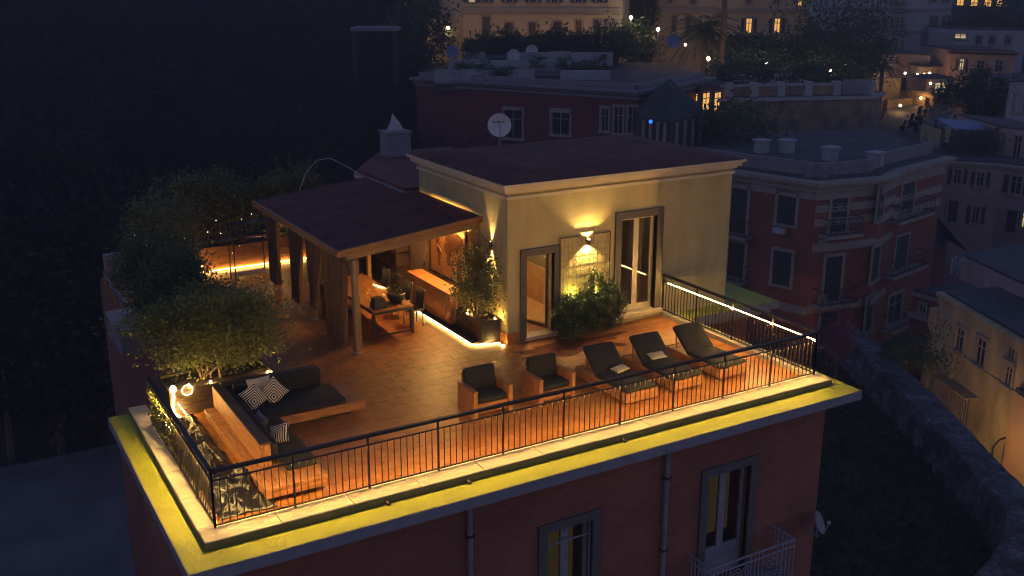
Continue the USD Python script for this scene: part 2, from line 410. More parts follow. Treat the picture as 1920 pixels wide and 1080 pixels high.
# the two windows of the storey below
m_reflglow = emit('dim_lit_room', (1., .66, .22), .30)  # glow standing in for the lit street reflected in the panes
m_blind = mat('shaded_room_wall', (.20, .15, .06), .9, .2, 2)
for k, (x0, x1, z0, z1, ins) in enumerate(((*OPEN[0], 1), (*OPEN[1], 0))):
    w = MB()
    for a in ((x0 - .2, x0, z0 - .1, z1 + .2), (x1, x1 + .2, z0 - .1, z1 + .2), (x0, x1, z1, z1 + .2)):
        w.box(a[0], a[1], WY - .05, WY + .08, a[2], a[3])
    w = w.build('window', mat(f'window_surround_{k}', (.085, .075, .075), .8), b)
    fr = MB(); yy = WY + .18
    for a in ((x0, x0 + .07), (x1 - .07, x1), ((x0 + x1) / 2 - .09, (x0 + x1) / 2 + .09)): fr.box(a[0], a[1], yy, yy + .07, z0, z1)
    for z in (z0 + .05, z1 - .06): fr.box(x0 + .07, x1 - .07, yy + .005, yy + .065, z - .05, z + .05)
    if ins: fr.box(x0 + .031, x1 - .031, WY + .06, WY + .08, z1 - .02, z1); fr.box(x0 + .0, x0 + .03, WY + .04, WY + .08, z0, z1); fr.box(x1 - .03, x1, WY + .04, WY + .08, z0, z1); fr.box(x0 + .03, x1 - .03, WY + .05, WY + .075, z1 - .36, z1 - .33)
    else: fr.box(x0 + .07, x1 - .07, yy + .008, yy + .06, z0 + .05, z0 + .75)
    fr.build('frame', m_pipe, w)
    MB().box(x0 + .07, x1 - .07, yy + .03, yy + .036, z0, z1).build('pane', m_glass, w)
    rm = MB(); rm.box(x0 - .1, x1 + .1, WY + 1.9, WY + 2., z0 - .2, z1 + .2); rm.build('room_wall', m_reflglow, w)
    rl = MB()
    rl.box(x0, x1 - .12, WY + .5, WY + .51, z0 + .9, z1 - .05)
    rl.build('net_curtain', emit('lamplit_curtain', (1., .68, .26), .032) if k == 0 else UsdShade.Material.Get(stage, '/World/Looks/lamplit_curtain'), w)  # sheet added behind the pane, its own glow imitates the reflection
# balcony of the right window
bal = thing('balcony', 'small balcony with pale wrought iron railing below the right window', 'balcony', (0, 0, 0))
BX0, BX1, BY, BT, BS = 9.9, 12.35, -1.2, -3.25, -4.28
MB().box(BX0 - .05, BX1 + .05, BY - .05, WY - .005, BS - .14, BS, c=.02).build('slab', m_fascia, bal)
hr = MB()
for z in (BT, BT - .16, BS + .1): hr.bar((BX0, BY, z), (BX1, BY, z), .035, .03); hr.bar((BX0, BY + .02, z), (BX0, WY - .02, z), .034, .029); hr.bar((BX1, BY + .02, z), (BX1, WY - .02, z), .034, .029)
hr.build('handrail', m_gbars, bal)
for k in range(22):
    x = BX0 + (BX1 - BX0) * k / 21
    if 5 < k < 10 or 13 < k < 18: continue
    MB().box(x - .009, x + .009, BY - .009, BY + .009, BS, BT).build('baluster', m_gbars, bal)
for x in (BX0, BX1):
    for k in range(1, 6): MB().box(x - .009, x + .009, BY + .12 * k - .009, BY + .12 * k + .009, BS, BT).build('baluster', m_gbars, bal)
for cx in (BX0 + .9, BX0 + 1.84):
    sc = MB()
    for s in (-1, 1):
        for q in (-1, 1):
            a = np.linspace(0, 3.6 * np.pi, 40); r = .16 * (1 - a / a[-1] * .85)
            sc.tube(np.stack([cx + s * .12 + s * r * np.cos(a), BY + 0 * a, -3.82 + q * .19 + r * np.sin(a)], 1), .010, 5)
    sc.build('scroll_panel', m_gbars, bal)


def dish(name_label, pos, r, facing, arm=True, mt=m_metalw, pole=.5, logo=False):
    """satellite dish: a shallow bowl on a pole with its arm"""
    t = thing('satellite_dish', name_label, 'satellite dish', pos)
    f = np.array(facing, float); f /= np.linalg.norm(f); u = np.cross([0, 0, 1.], f); u /= np.linalg.norm(u); w = np.cross(f, u); R = np.stack([u, w, f], 1)
    rr = np.linspace(0, r, 8); prof = [(x, .22 * x * x / r) for x in rr] + [(r + .012, .22 * r), (r + .012, .22 * r - .02)] + [(x, .22 * x * x / r - .02) for x in rr[::-1]]
    o = MB().lathe((0, 0, 0), prof, 28); o.v[0] = o.v[0] @ R.T + [0, 0, pole]; o.build('bowl', mt, t, smooth=40)
    if arm:
        e = np.array([0, -r * .2, r * .95]); a = MB().tube([R @ [0, -r, .2 * r] + [0, 0, pole], R @ e + [0, 0, pole]], .015, 6)
        a.sphere(R @ e + [0, 0, pole], .045); a.build('receiver_arm', m_metalw, t)
    if logo:
        a = MB()
        for k, (w0, h0) in enumerate(((.10, .07), (.05, .05), (.09, .09), (.04, .05), (.08, .05))):
            x = -r * .5 + k * .17 * r * 1.3; z = .22 * (x * x + (r * .3) ** 2) / r + .012
            a.obox(R @ [x, r * .3, z] + [0, 0, pole], (w0 * r * 2, h0 * r * 2, .006), R)
        a.build('faded_lettering', m_mapd, t)
    MB().tube([[0, 0, -.02], [0, 0, pole * .6], list(-f * .05 + [0, 0, pole])], .025, 8).build('pole', m_pipe, t)
    return t


dish('grey dish on the brick wall at the right building corner', (13.5, -.80, -3.72), .26, (.5, -.75, .45), pole=.36, mt=m_pipe)
MBr = MB().bar((13.5, -.46, -3.7), (13.5, -.86, -3.73), .03)
MBr.build('wall_arm', m_pipe, stage.GetPrimAtPath('/World/satellite_dish'), xf=xform(t=(-13.5, .85, 3.75)))

# ------------------------------------------------------------------ terrace floor of tiles
fl = UsdGeom.Xform.Define(stage, '/World/terrace_floor'); tag(fl, kind='structure')
sub = MB().tm(man_box(.0, 13.8, 0, 6.0, -.40, FZ - .016) + man_box(1.0, 13.8, 5.9, 17.4, -.40, FZ - .016)); sub.build('screed', m_grout, fl)
cands = []
def inside(x, y): return (.09 < x < 13.72 and .09 < y < 5.66) or (.2 < x < 8.85 and 5.6 < y < 6.0) or (1.1 < x < 8.85 and 5.6 < y < 17.2) or (9.4 < x < 13 and 5.6 < y < 5.95)
TW, TH = .62, .31
for j in range(int(17.3 / TH)):
    for i in range(-1, 23):
        x0 = .09 + i * TW + (j % 2) * TW / 2; y0 = .095 + j * TH
        x1 = min(x0 + TW, 13.72); x0 = max(x0, .09)
        if x1 - x0 < .05 or not inside((x0 + x1) / 2, y0 + TH / 2): continue
        if y0 + TH > 5.64 and y0 < 5.64 and x0 > 8.8: continue
        c = np.array([(x0 + x1) / 2, y0 + TH / 2, FZ]); w = (c - CAM) @ FW
        if abs((c - CAM) @ RT / w * FPX) > 980 or 540 - (c - CAM) @ UP / w * FPX > 1090: continue
        cands.append((w, x0, x1, y0))
cands.sort()
rest = [MB() for _ in m_tile]
for q, (w, x0, x1, y0) in enumerate(cands):
    k = int(rng.choice(4, p=(.35, .35, .2, .1))); dz = rng.uniform(-.001, .001)
    ctr = ((x0 + x1) / 2, y0 + TH / 2, FZ - .01 + dz)
    R = rot([1, 0, 0], rng.normal() * .10) @ rot([0, 1, 0], rng.normal() * .10)
    if q < 300: MB().obox(ctr, (x1 - x0 - .006, TH - .006, .02), R).build('tile', m_tile[k], fl)
    else: rest[k].obox(ctr, (x1 - x0 - .006, TH - .006, .02), R)
rj = MB()
for k, r_ in enumerate(rest):
    if k: r_.build('far_tiles', m_tile[k], fl, kind='stuff')
    else: r_.build('far_tiles', m_tile[0], fl, kind='stuff')

# dark red-brown patch on the tiles in front of the round bushes
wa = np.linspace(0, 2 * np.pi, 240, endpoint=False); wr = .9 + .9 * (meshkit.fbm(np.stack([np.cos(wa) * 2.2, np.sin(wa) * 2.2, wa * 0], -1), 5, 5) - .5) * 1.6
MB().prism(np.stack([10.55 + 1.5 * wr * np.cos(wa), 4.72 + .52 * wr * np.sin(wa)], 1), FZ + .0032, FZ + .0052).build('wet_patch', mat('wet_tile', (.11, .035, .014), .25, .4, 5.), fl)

# ------------------------------------------------------------------ railings with led strips
def railing(label, p0, p1, posts, sub_n, led, bal=True):
    t = thing('terrace_railing', label, 'railing', (p0[0], p0[1], 0), group=None)
    p0, p1 = np.array([*p0, 0.]), np.array([*p1, 0.]); d = p1 - p0; L = np.linalg.norm(d); d /= L; nrm = np.array([-d[1], d[0], 0])   # nrm points to the terrace side
    o = np.zeros(3)
    def seg(z, w, h, a=0., bb=None, off=0.): return MB().bar(d * a + [0, 0, z] + nrm * off, d * (L if bb is None else bb) + [0, 0, z] + nrm * off, w, h)
    seg(1.03, .075, .055, -.035, L + .035).build('handrail', m_iron, t)
    seg(.855, .03, .022).build('mid_rail', m_iron, t)
    seg(.05, .03, .02).build('bottom_rail', m_iron, t)
    for s in posts:
        q = d * (s * L); MB().box(q[0] - .017, q[0] + .017, q[1] - .017, q[1] + .017, 0.002, 1.003).build('post', m_iron, t)
    n = len(posts) - 1
    for i in range(n):
        for k in range(1, sub_n):
            q = d * L * (posts[i] + (posts[i + 1] - posts[i]) * k / sub_n)
            MB().box(q[0] - .007, q[0] + .007, q[1] - .007, q[1] + .007, .06, .844).build('baluster', m_iron, t)
    if led and led[2] > .02: MB().bar(d * led[0] + [0, 0, .846] + nrm * .019, d * led[1] + [0, 0, .846] + nrm * .019, .006, .009).build('led_strip', m_led, t)
    elif led: MB().bar(d * led[0] + [0, 0, .8415] + nrm * led[2], d * led[1] + [0, 0, .8415] + nrm * led[2], .017, .0045).build('led_strip', m_led, t)
    return t


r1 = railing('long black iron railing along the front edge, in front of armchairs and loungers', (0, 0), (13.8, 0), np.linspace(0, 1, 11), 11, (.05, 13.75, .012))
r2 = railing('short black iron railing at the left edge beside the wooden sofa', (0, 4.8), (0, 0), np.linspace(0, 1, 5), 10, (.2, 4.7, 0.))
r3 = railing('black iron railing with bright led line ending at the house wall', (13.8, 0), (13.8, 5.6), np.linspace(0, 1, 5), 11, (.05, 5.40, .026))
for y in (.03, 1.4, 2.8): MB().sphere((-.045, y, .845), (.02, .04, .02)).build('led_joint', m_led, r3)

# ------------------------------------------------------------------ penthouse on the terrace
h = thing('rooftop_house', 'cream plastered house on the terrace with flat dark roof and two doors', 'house', (0, 0, 0))
HX0, HX1, HY0, HY1, HT = 8.885, 16.1, 5.65, 10.7, 3.9
D1 = (9.42, 10.26, .0, 2.13); D2 = (12.34, 13.52, .12, 2.74)
hs = man_box(HX0, HX1, HY0, HY1, -.45, HT) - man_box(HX0 + .3, HX1 - .3, HY0 + .3, HY1 - .3, -.1, 3.6)
for x0, x1, z0, z1 in (D1, D2): hs -= man_box(x0, x1, HY0 - .5, HY0 + .6, z0, z1)
MB().tm(hs).build('wall', m_plaster, h)
MB().box(HX0 - .03, HX0 + .35, HY0 - .03, HY0 - .002, FZ, .16).box(HX0 - .03, HX0 - .002, HY0 - .002, 7.0, FZ, .16).build('plinth', m_tile[1], h)
MB().box(10.45, 12.1, HY0 - .03, HY0 - .002, FZ, .16).build('plinth', m_tile[1], h)
co = MB()
for k, (o, z0, z1) in enumerate(((.05, 3.62, 3.70), (.09, 3.78, 3.84), (.18, 3.84, 3.96), (.26, 3.96, 4.03))):
    co.tm(man_box(HX0 - o, HX1 + o, HY0 - o, HY1 + o, z0, z1) - man_box(HX0 + .02, HX1 - .02, HY0 + .02, HY1 - .02, z0 - 1, z1 + 1))
co.build('cornice', m_plaster_trim, h)
rf = sheet(HX0 - .24, HX1 + .24, HY0 - .24, HY1 + .24, 4.03, 50, 36, .03)
X, Y = rf[..., 0], rf[..., 1]
rf[..., 2] += .16 * np.clip(np.minimum.reduce([X - HX0 + .24, HX1 + .24 - X, Y - HY0 + .24, HY1 + .24 - Y]) / 1.2, 0, 1)
MB().grid(rf).build('roof', m_roof, h, smooth=True)
# door surrounds and doors
def surround(x0, x1, z0, z1, w, name):
    f = MB().box(x0 - w, x0, HY0 - .05, HY0 + .12, z0 - .1, z1 + w).box(x1, x1 + w, HY0 - .05, HY0 + .12, z0 - .1, z1 + w).box(x0, x1, HY0 - .05, HY0 + .12, z1, z1 + w)
    return f.build(name, m_doorframe, h)
d1 = surround(*D1, .18, 'doorway'); d2 = surround(*D2, .20, 'doorway')
MB().box(D1[0] - .05, D1[1] + .1, HY0 - .10, HY0 + .3, -.10, .002, c=.01).build('sill', m_sill, d1)
MB().box(D2[0] - .2, D2[1] + .2, HY0 - .16, HY0 + .3, 0.0, .122, c=.01).build('sill', m_sill, d2)
def leaf_frame(x0, x1, z0, z1, w, y, R=None, piv=None, mt=m_wood_door):
    f = MB().box(x0, x0 + w, y, y + .05, z0, z1).box(x1 - w, x1, y, y + .05, z0, z1).box(x0 + w, x1 - w, y, y + .05, z1 - w, z1).box(x0 + w, x1 - w, y, y + .05, z0, z0 + w * 1.8)
    gl = MB().box(x0 + w, x1 - w, y + .02, y + .026, z0 + w, z1 - w)
    if R is not None:
        for o in (f, gl): o.v = [(v - piv) @ R.T + piv for v in o.v]
    return f, gl
xm = (D2[0] + D2[1]) / 2
for x0, x1 in ((D2[0], xm + .03), (xm + .031, D2[1])):
    f, gl = leaf_frame(x0, x1, D2[2], D2[3], .085, HY0 + .16); dd = f.build('door', m_wood_door, h); gl.build('pane', m_glass, dd)
f, gl = leaf_frame(D1[0] + .02, D1[1] - .02, .02, D1[3] - .02, .05, HY0 + .25, rot([0, 0, 1], -72), np.array([D1[1] - .02, HY0 + .28, 0]), m_doorframe)
dd = f.build('door', m_doorframe, h); gl.build('pane', m_glass, dd)
# rooms behind the doors
MB().box(HX0 + .31, HX1 - .31, HY0 + .31, HY1 - .31, -.09, .0).build('room_floor', m_rawood, h)
MB().box(HX0 + .31, HX0 + 3.0, HY1 - 1.9, HY1 - 1.8, .0, 1.0).box(HX0 + .31, HX0 + .36, HY0 + .6, HY1 - 1.9, 0, 1.).build('wood_panelling', m_rawood, h)
MB().box(11.3, 11.4, HY0 + .31, HY1 - .31, .002, 3.59).build('room_partition', mat('grey_room_wall', (.13, .12, .11), .8, .1, 3), h)
MB().box(11.25, 11.298, HY0 + .4, HY1 - 1.95, .002, 1.05).build('wood_panelling', m_rawood, h)
MB().box(11.1, 11.298, 6.9, 7.5, 1.45, 1.49).build('room_shelf', m_sill, h)
MB().box(9.0, 11.3, HY1 - 1.88, HY1 - 1.80, 1.002, 3.59).build('room_back', m_dim, h)
MB().box(9.9, 10.6, 7.0, 7.08, 3.1, 3.13).build('ceiling_lamp', m_room, h)
MB().box(14.6, 15.2, 7.4, 8.0, 3.4, 3.43).build('ceiling_lamp', emit('dim_room_light', (1., .62, .24), 9.), h)
cur = MB(); s = np.linspace(0, 1, 60); zz = np.linspace(.15, 2.7, 8)
S, Z = np.meshgrid(s, zz, indexing='ij')
cur.grid(np.stack([12.95 + .5 * S - .12 * (1 - Z / 2.7), HY0 + .45 + .05 * np.sin(S * 40), Z], -1)); cur.build('room_curtain', m_white, h, smooth=True)

# sconces
def sconce(label, pos, out, r, dep, off):
    t = thing('wall_lamp', label, 'wall lamp', pos); o = np.array(out, float)
    c = o * off; hh = dep + .02
    MB().lathe(c, [(r, -hh), (r, hh), (r - .004, hh), (r - .004, .021), (0.0001, .021)], 28).lathe(c, [(r, -hh), (r - .004, -hh), (r - .004, -.021), (0.0001, -.021)], 28).build('lamp_body', m_black, t)
    MB().bar((0, 0, 0), o * (off - r + .002), .05, .05).build('wall_plate', m_black, t)
    for sg, nme in ((1, 'upper_light'), (-1, 'lower_light')): MB().lathe(c, [(0.0001, sg * .026), (.009, sg * .026), (.009, sg * .023), (0.0001, sg * .023)], 16).build(nme, m_pin, t)
    return t
sconce('black up and down wall lamp above the plant at the house corner', (8.885, 6.42, 2.32), (-1, 0, 0), .034, .085, .055)
s2 = sconce('wall lamp with glowing fan of light above the wire trellis', (11.25, 5.65, 2.30), (0, -1, 0), .05, .045, .11)
cord = MB().tube([[8.87, 7.0, 2.5], [8.84, 6.8, 2.42], [8.83, 6.5, 2.36]], .008, 5)
cord.build('cable', m_black, stage.GetPrimAtPath('/World/wall_lamp'), xf=xform(t=(-8.885, -6.42, -2.32)))

# trellis
t = thing('wire_trellis', 'rusty wire grid trellis standing against the house wall between the doors', 'trellis', (10.4, 5.6, 0))
for a, bb in (((0, 0, .0), (0, 0, 2.47)), ((1.56, 0, 0), (1.56, 0, 2.47)), ((-.012, 0, 2.47), (1.572, 0, 2.47))): MB().bar(a, bb, .024).build('frame_bar', m_iron, t)
for k in range(1, 12): MB().tube([[.13 * k, 0, .02], [.13 * k, .0, 2.46]], .0035, 4).build('wire', m_wire, t)
for k in range(1, 14): MB().tube([[.01, .008, .17 * k], [.8, .010, .17 * k + .01], [1.55, .008, .17 * k]], .0035, 4).build('wire', m_wire, t)

# annex behind, with its own roof and flue
a = thing('annex', 'low annex with reddish flat roof behind the pergola', 'annex')
pl = [(8.45, 10.85), (13.2, 10.85), (13.2, 17.3), (10.4, 17.3), (8.45, 14.6)]
MB().prism([(8.86, 11.05), (13, 11.05), (13, 17.1), (10.5, 17.1), (8.86, 14.5)], -.45, 2.78).build('wall', m_plaster, a)
MB().prism(pl, 2.781, 2.95).build('fascia', m_fascia, a)
MB().prism([(x + (.12 if x < 9 else 0), y + (.12 if y < 11 else 0)) for x, y in pl], 2.951, 3.04).build('roof', m_roof2, a)
c = thing('chimney', 'square grey chimney box with a pointed metal cowl on the annex roof', 'chimney', (10.7, 16.4, 3.04))
MB().box(-.42, .42, -.36, .36, 0, .78, c=.02).box(-.46, .46, -.40, .40, .781, .86, c=.01).build('stack', mat('chimney_render', (.19, .19, .21), .9, .2, 3), c)
MB().add([[-.3, 0, .86], [.3, .05, .86], [.28, .05, 1.0], [-.05, .02, 1.42], [-.12, 0, 1.2], [-.3, .06, .86], [.3, .11, .86], [.28, .11, 1.0], [-.05, .06, 1.42], [-.12, .06, 1.2]], [[0, 1, 2], [0, 2, 4], [2, 3, 4], [5, 7, 6], [5, 9, 7], [7, 9, 8], [0, 5, 6], [0, 6, 1], [1, 6, 7], [1, 7, 2], [2, 7, 8], [2, 8, 3], [3, 8, 9], [3, 9, 4]]).build('cowl', m_metalw, c)
t = thing('overhead_cable', 'thin pale cable arching over the back edge of the pergola roof', 'cable', (7.2, 14.0, 2.75))
MB().tube([[-.7, .2, -.15], [-.45, .2, .4], [-.1, .2, .75], [.3, .1, .8], [.75, 0, .55], [1.1, -.1, .3]], .012, 5).build('wire', m_metalw, t)
dish('large white dish with faded lettering standing behind the flat house roof', (11.7, 11.0, 4.0), .34, (-.42, -.85, .28), pole=.62, mt=mat('dish_white', (.62, .60, .55), .5, .12, 5), logo=True)

# ------------------------------------------------------------------ pergola
p = thing('pergola', 'wooden pergola with dark sloping roof on posts against the house', 'pergola')
PX0, PX1, PY0, PY1 = 4.94, 8.86, 6.91, 13.8
def pz(x): return 2.50 + (x - PX0) / (PX1 - PX0) * .43
def slab(x0, x1, y0, y1, dz0, dz1):
    v = [[x, y, pz(x) + dz] for x in (x0, x1) for y in (y0, y1) for dz in (dz0, dz1)]
    return MB().add(v, [[0, 1, 3, 2], [4, 6, 7, 5], [0, 4, 5, 1], [2, 3, 7, 6], [0, 2, 6, 4], [1, 5, 7, 3]])
slab(PX0 + .03, PX1, PY0 + .03, PY1 - .02, -.06, 0.03).build('roof', m_roof, p)
n_r = 26
for k in range(n_r):   # felt courses lapped down the slope
    x0 = PX0 + .03 + (PX1 - PX0 - .04) * k / n_r; x1 = PX0 + .03 + (PX1 - PX0 - .04) * (k + 1) / n_r
    v = [[x0, PY0 + .02, pz(x0) + .048], [x0, PY1 - .03, pz(x0) + .048 + rng.uniform(-.004, .004)], [x1 + .02, PY0 + .02, pz(x1) + .036], [x1 + .02, PY1 - .03, pz(x1) + .036]]
    MB().add(v, [[0, 2, 3, 1]]).build('roof_course', m_roof, p)
fa = lambda s: s
slab(PX0 - .03, PX1, PY0 - .03, PY0 + .028, -.10, .055).build('fascia', m_teakx, p)
slab(PX0 - .03, PX0 + .028, PY0 + .03, PY1, -.10, .055).build('fascia', m_teaky, p)
slab(PX0 + .25, PX1, PY0 + .12, PY0 + .24, -.27, -.105).build('beam', m_post, p)
slab(PX0 + .37, PX0 + .49, PY0 + .25, PY1 - .1, -.27, -.105).build('beam', m_post, p)
slab(PX0 + .25, PX1, PY1 - .1, PY1 + .02, -.27, -.105).build('beam', m_post, p)
for k in range(9):
    y = PY0 + .7 + k * .72; slab(PX0 + .03, PX1, y, y + .07, -.17, -.065).build('rafter', m_post, p)
for y in (6.98, 10.1, 13.35):
    q = MB().box(5.29, 5.45, y - .08, y + .08, FZ, pz(5.37) - .275, c=.012).build('post', m_post, p)
    MB().box(5.27, 5.47, y - .10, y + .10, FZ, FZ + .05, c=.005).build('post_shoe', m_sill, q)
    if y < 13: MB().bar((5.37, y + .05, 1.85), (5.37, y + .45, pz(5.37) - .28), .07).build('brace', m_post, q)
MB().box(8.66, 8.86, 7.0, 7.16, FZ, pz(8.7) - .275, c=.01).build('post', m_post, p)
MB().box(7.7, 7.82, 11.9, 12.02, FZ, pz(7.7) - .1, c=.01).build('post', m_post, p)
# back wall of planks
for k in range(14):
    x0 = 6.4 + k * .175; MB().box(x0, x0 + .168, 13.5, 13.53 + .004 * (k % 2), FZ, pz(x0) - .12).build('plank', m_walnut, p)
# open shelf on the back wall
sh = thing('wall_shelf', 'dark bar shelf with bottles on the house wall at the back of the pergola', 'shelf', (8.62, 12.1, 0))
for z in (.55, 1.0, 1.5, 1.95): MB().box(-.22, .22, -.7, .75, z, z + .06, c=.005).build('shelf_board', m_teaky, sh)
for y in (-.7, .71): MB().box(-.22, .22, y, y + .04, FZ, 2.2).build('side_panel', m_walnut, sh)
for k, (y, z, lab) in enumerate(((11.6, 1.56, 'dark bottle on the upper board of the bar shelf'), (11.75, 1.56, 'red brown bottle on the upper board of the bar shelf'), (11.95, 1.56, 'pale bottle on the upper board of the bar shelf'), (11.65, 1.06, 'pale bottle on the lower board of the bar shelf'))):
    bt = thing('bottle', lab, 'bottle', (8.55, y, z))
    MB().lathe((0, 0, 0), [(.0001, 0), (.045, 0), (.045, .18), (.016, .23), (.016, .30), (.0001, .30)], 12).build('glass_body', (m_darkglass, m_mapd, m_white, m_white)[k], bt); MB().lathe((0, 0, .301), [(.0001, 0), (.018, 0), (.018, .02), (.0001, .02)], 10).build('stopper', m_black, bt)
# door in house wall (cream) beside map
dr = MB().box(8.83, 8.884, 10.25, 11.0, FZ + .02, 1.95, c=.008).build('garden_door', m_wood_door, h)
MB().box(8.80, 8.835, 10.33, 10.36, .85, .97).build('handle', m_iron, dr)

# world map panel
t = thing('world_map_panel', 'wooden plank panel with dark carved world map on house wall', 'wall panel', (8.86, 8.85, 1.55))
for k in range(12):
    y = -1.05 + k * .175; MB().box(-.03 - .003 * (k % 3), 0.0, y + .002, y + .173, -.68, .80).build('plank', m_mapw, t)
for a in ((-1.11, -1.055, -.74, .86), (1.055, 1.11, -.74, .86)): MB().box(-.05, .01, a[0], a[1], a[2], a[3]).build('frame_bar', m_walnut, t)
for z in (-.74, .801): MB().box(-.05, .01, -1.054, 1.054, z, z + .055).build('frame_bar', m_walnut, t)
land = {'north_america': [(.95, .62), (.55, .66), (.30, .58), (.42, .40), (.50, .22), (.58, .12), (.66, .10), (.72, .28), (.88, .44)],
        'south_america': [(.60, .06), (.46, .04), (.34, -.08), (.42, -.26), (.48, -.48), (.54, -.50), (.55, -.2), (.64, -.06)],
        'europe_asia': [(.10, .46), (.02, .60), (-.3, .66), (-.7, .64), (-.95, .56), (-.88, .40), (-.70, .24), (-.56, .08), (-.48, .22), (-.34, .06), (-.26, .24), (-.08, .30), (.06, .30)],
        'africa': [(.10, .24), (-.14, .26), (-.28, .06), (-.16, -.1), (-.12, -.36), (-.04, -.38), (.02, -.1), (.14, .02), (.16, .14)],
        'australia': [(-.64, -.16), (-.82, -.12), (-.90, -.30), (-.76, -.38), (-.62, -.32)]}
for nme, poly in land.items():
    q = MB().prism(poly, 0, .02)
    q.v = [np.stack([-.038 - v[:, 2], v[:, 0], v[:, 1] + .05], 1) for v in q.v]; q.build('continent', m_mapd, t)
MB().box(-.09, -.05, -1.0, 1.0, .87, .885).build('led_strip', m_map_led, t)

# bar counter along the house wall
t = thing('bar_counter', 'long wooden bar counter with orange top in front of the world map', 'bar counter', (8.4, 8.6, FZ))
MB().box(-.28, .20, -1.22, 1.45, .93, .99, c=.008).build('counter_top', m_teaky, t)
for k in range(8): MB().box(-.22, -.19, -1.16 + k * .315, -1.16 + k * .315 + .308, .12, .928, c=.004).build('front_panel', m_teak, t)
MB().box(-.188, .15, -1.16, -1.12, .12, .928).build('side_panel', m_teak, t)
MB().box(-.188, .15, 1.36, 1.40, .12, .928).build('side_panel', m_teak, t)
MB().box(-.17, .15, -1.11, 1.35, 0.0, .119).build('plinth', m_black, t)
t = thing('deck_step', 'low dark timber platform under the bar counter edged by a bright light strip', 'platform', (8.45, 7.8, FZ))
for k in range(3): MB().box(-.36 + k * .26, -.36 + k * .26 + .252, -1.75, 2.2, .0, .055, c=.004).build('deck_board', m_walnut, t)
MB().bar((-.39, -1.75, .022), (-.39, 1.85, .022), .014).build('led_strip', m_led_soft, t)
MB().bar((-.36, -1.78, .022), (.30, -2.0, .022), .014).build('led_strip', m_led_soft, t)
MB().box(-.385, -.363, -1.74, 1.85, .004, .05).build('edge_profile', m_metalw, t)

t = thing('pendant_lamp', 'flat ceiling lamp under the pergola roof above the dining table', 'ceiling lamp', (6.7, 9.4, pz(6.7) - .07))
MB().lathe((0, 0, 0), [(.0001, 0), (.13, 0), (.13, -.05), (.12, -.05), (.12, -.02), (.0001, -.02)], 20).build('housing', m_black, t); MB().lathe((0, 0, -.04), [(.0001, 0), (.10, 0), (.10, -.006), (.0001, -.006)], 20).build('lens', m_pend, t)
# dining table under pergola
t = thing('dining_table', 'long orange wooden dining table on black legs under the pergola', 'table', (6.65, 9.4, FZ))
for k in range(5): MB().box(-.58 + k * .234, -.58 + k * .234 + .23, -1.75, 1.75, .73, .77, c=.004).build('top_board', m_teaky, t)
MB().box(-.56, .56, -1.72, -1.66, .66, .728).box(-.56, .56, 1.66, 1.72, .66, .728).box(-.56, -.5, -1.66, 1.66, .66, .728).box(.5, .56, -1.66, 1.66, .66, .728).build('apron', m_iron, t)
for x in (-.54, .54):
    for y in (-1.7, 1.7): MB().box(x - .035, x + .035, y - .035, y + .035, 0, .66).build('leg', m_iron, t)
MB().box(-.5, .5, -1.715, -1.685, .06, .10).build('stretcher', m_iron, t)
def chair(label, loc, rz):
    t = thing('dining_chair', label, 'chair', loc, rz, group='black chairs round the dining table')
    MB().box(-.23, .23, -.22, .22, .43, .50, c=.02).build('seat', m_leather, t)
    MB().obox((0, .22, .74), (.46, .06, .5), rot([1, 0, 0], -8), c=.02).build('backrest', m_leather, t)
    for x in (-.2, .2):
        for y in (-.19, .19): MB().bar((x, y, 0), (x * .95, y * .95, .43), .03).build('leg', m_iron, t)
    return t
for k, y in enumerate((8.3, 9.1, 9.9, 10.6)):
    chair(('black chair nearest the front on the bar side of the table', 'second black chair on the bar side of the table', 'third black chair on the bar side of the table', 'rearmost black chair on the bar side of the table')[k], (7.5, y, FZ), -90 + (k * 7 % 5))
for k, y in enumerate((8.7, 10.0)):
    chair(('black chair behind the brown curtain at the table', 'black chair between the curtains at the table')[k], (5.85, y, FZ), 90)
for k, (x, y, s, lab) in enumerate(((6.35, 7.95, 1., 'black square flared pot on the near left corner of the table'), (6.95, 8.15, 1.15, 'black round planter bowl on the near right corner of the table'))):
    t = thing('pot', lab, 'pot', (x, y, .65))
    if k == 0:
        MB().add([[sx * w * s, sy * w * s, z * s] for z, w in ((0, .17), (.24, .13)) for sx, sy in ((-1, -1), (1, -1), (1, 1), (-1, 1))], [[0, 3, 2, 1], [4, 5, 6, 7], [0, 1, 5, 4], [1, 2, 6, 5], [2, 3, 7, 6], [3, 0, 4, 7]]).build('body', m_black, t)
        MB().box(-.14, .14, -.14, .14, .241, .262, c=.005).build('rim', m_black, t)
    else:
        MB().lathe((0, 0, 0), [(.0001, 0), (.14, 0), (.24, .12), (.25, .24), (.22, .26), (.2, .22), (.0001, .2)], 20).build('body', m_black, t, smooth=40)
        v, f = leaves(clump_points(rng, 160, (0, 0, .32), (.22, .22, .14), 14)[0], .07, rng); MB().add(v, f).build('foliage', m_leaf2, t)
t = thing('napkin_box', 'small cream napkin box lying on the orange table', 'box', (6.2, 9.0, .65), 12)
MB().box(-.09, .09, -.06, .06, 0, .07, c=.008).build('box_body', m_white, t); MB().box(-.05, .05, -.01, .01, .0705, .074).build('slot', m_black, t)
t = thing('light_string', 'short glowing string of fairy lights lying on the dining table', 'string lights', (6.9, 8.9, .655))
for k in range(4): MB().sphere((.2 * math.sin(k * 2.1) - .15, -.3 + .3 * k, .008), .005, 1).build('bulb', m_bulb, t)
MB().bar((.14, 1.0, .008), (.27, .52, .008), .008).build('led_strip', m_led_soft, t)

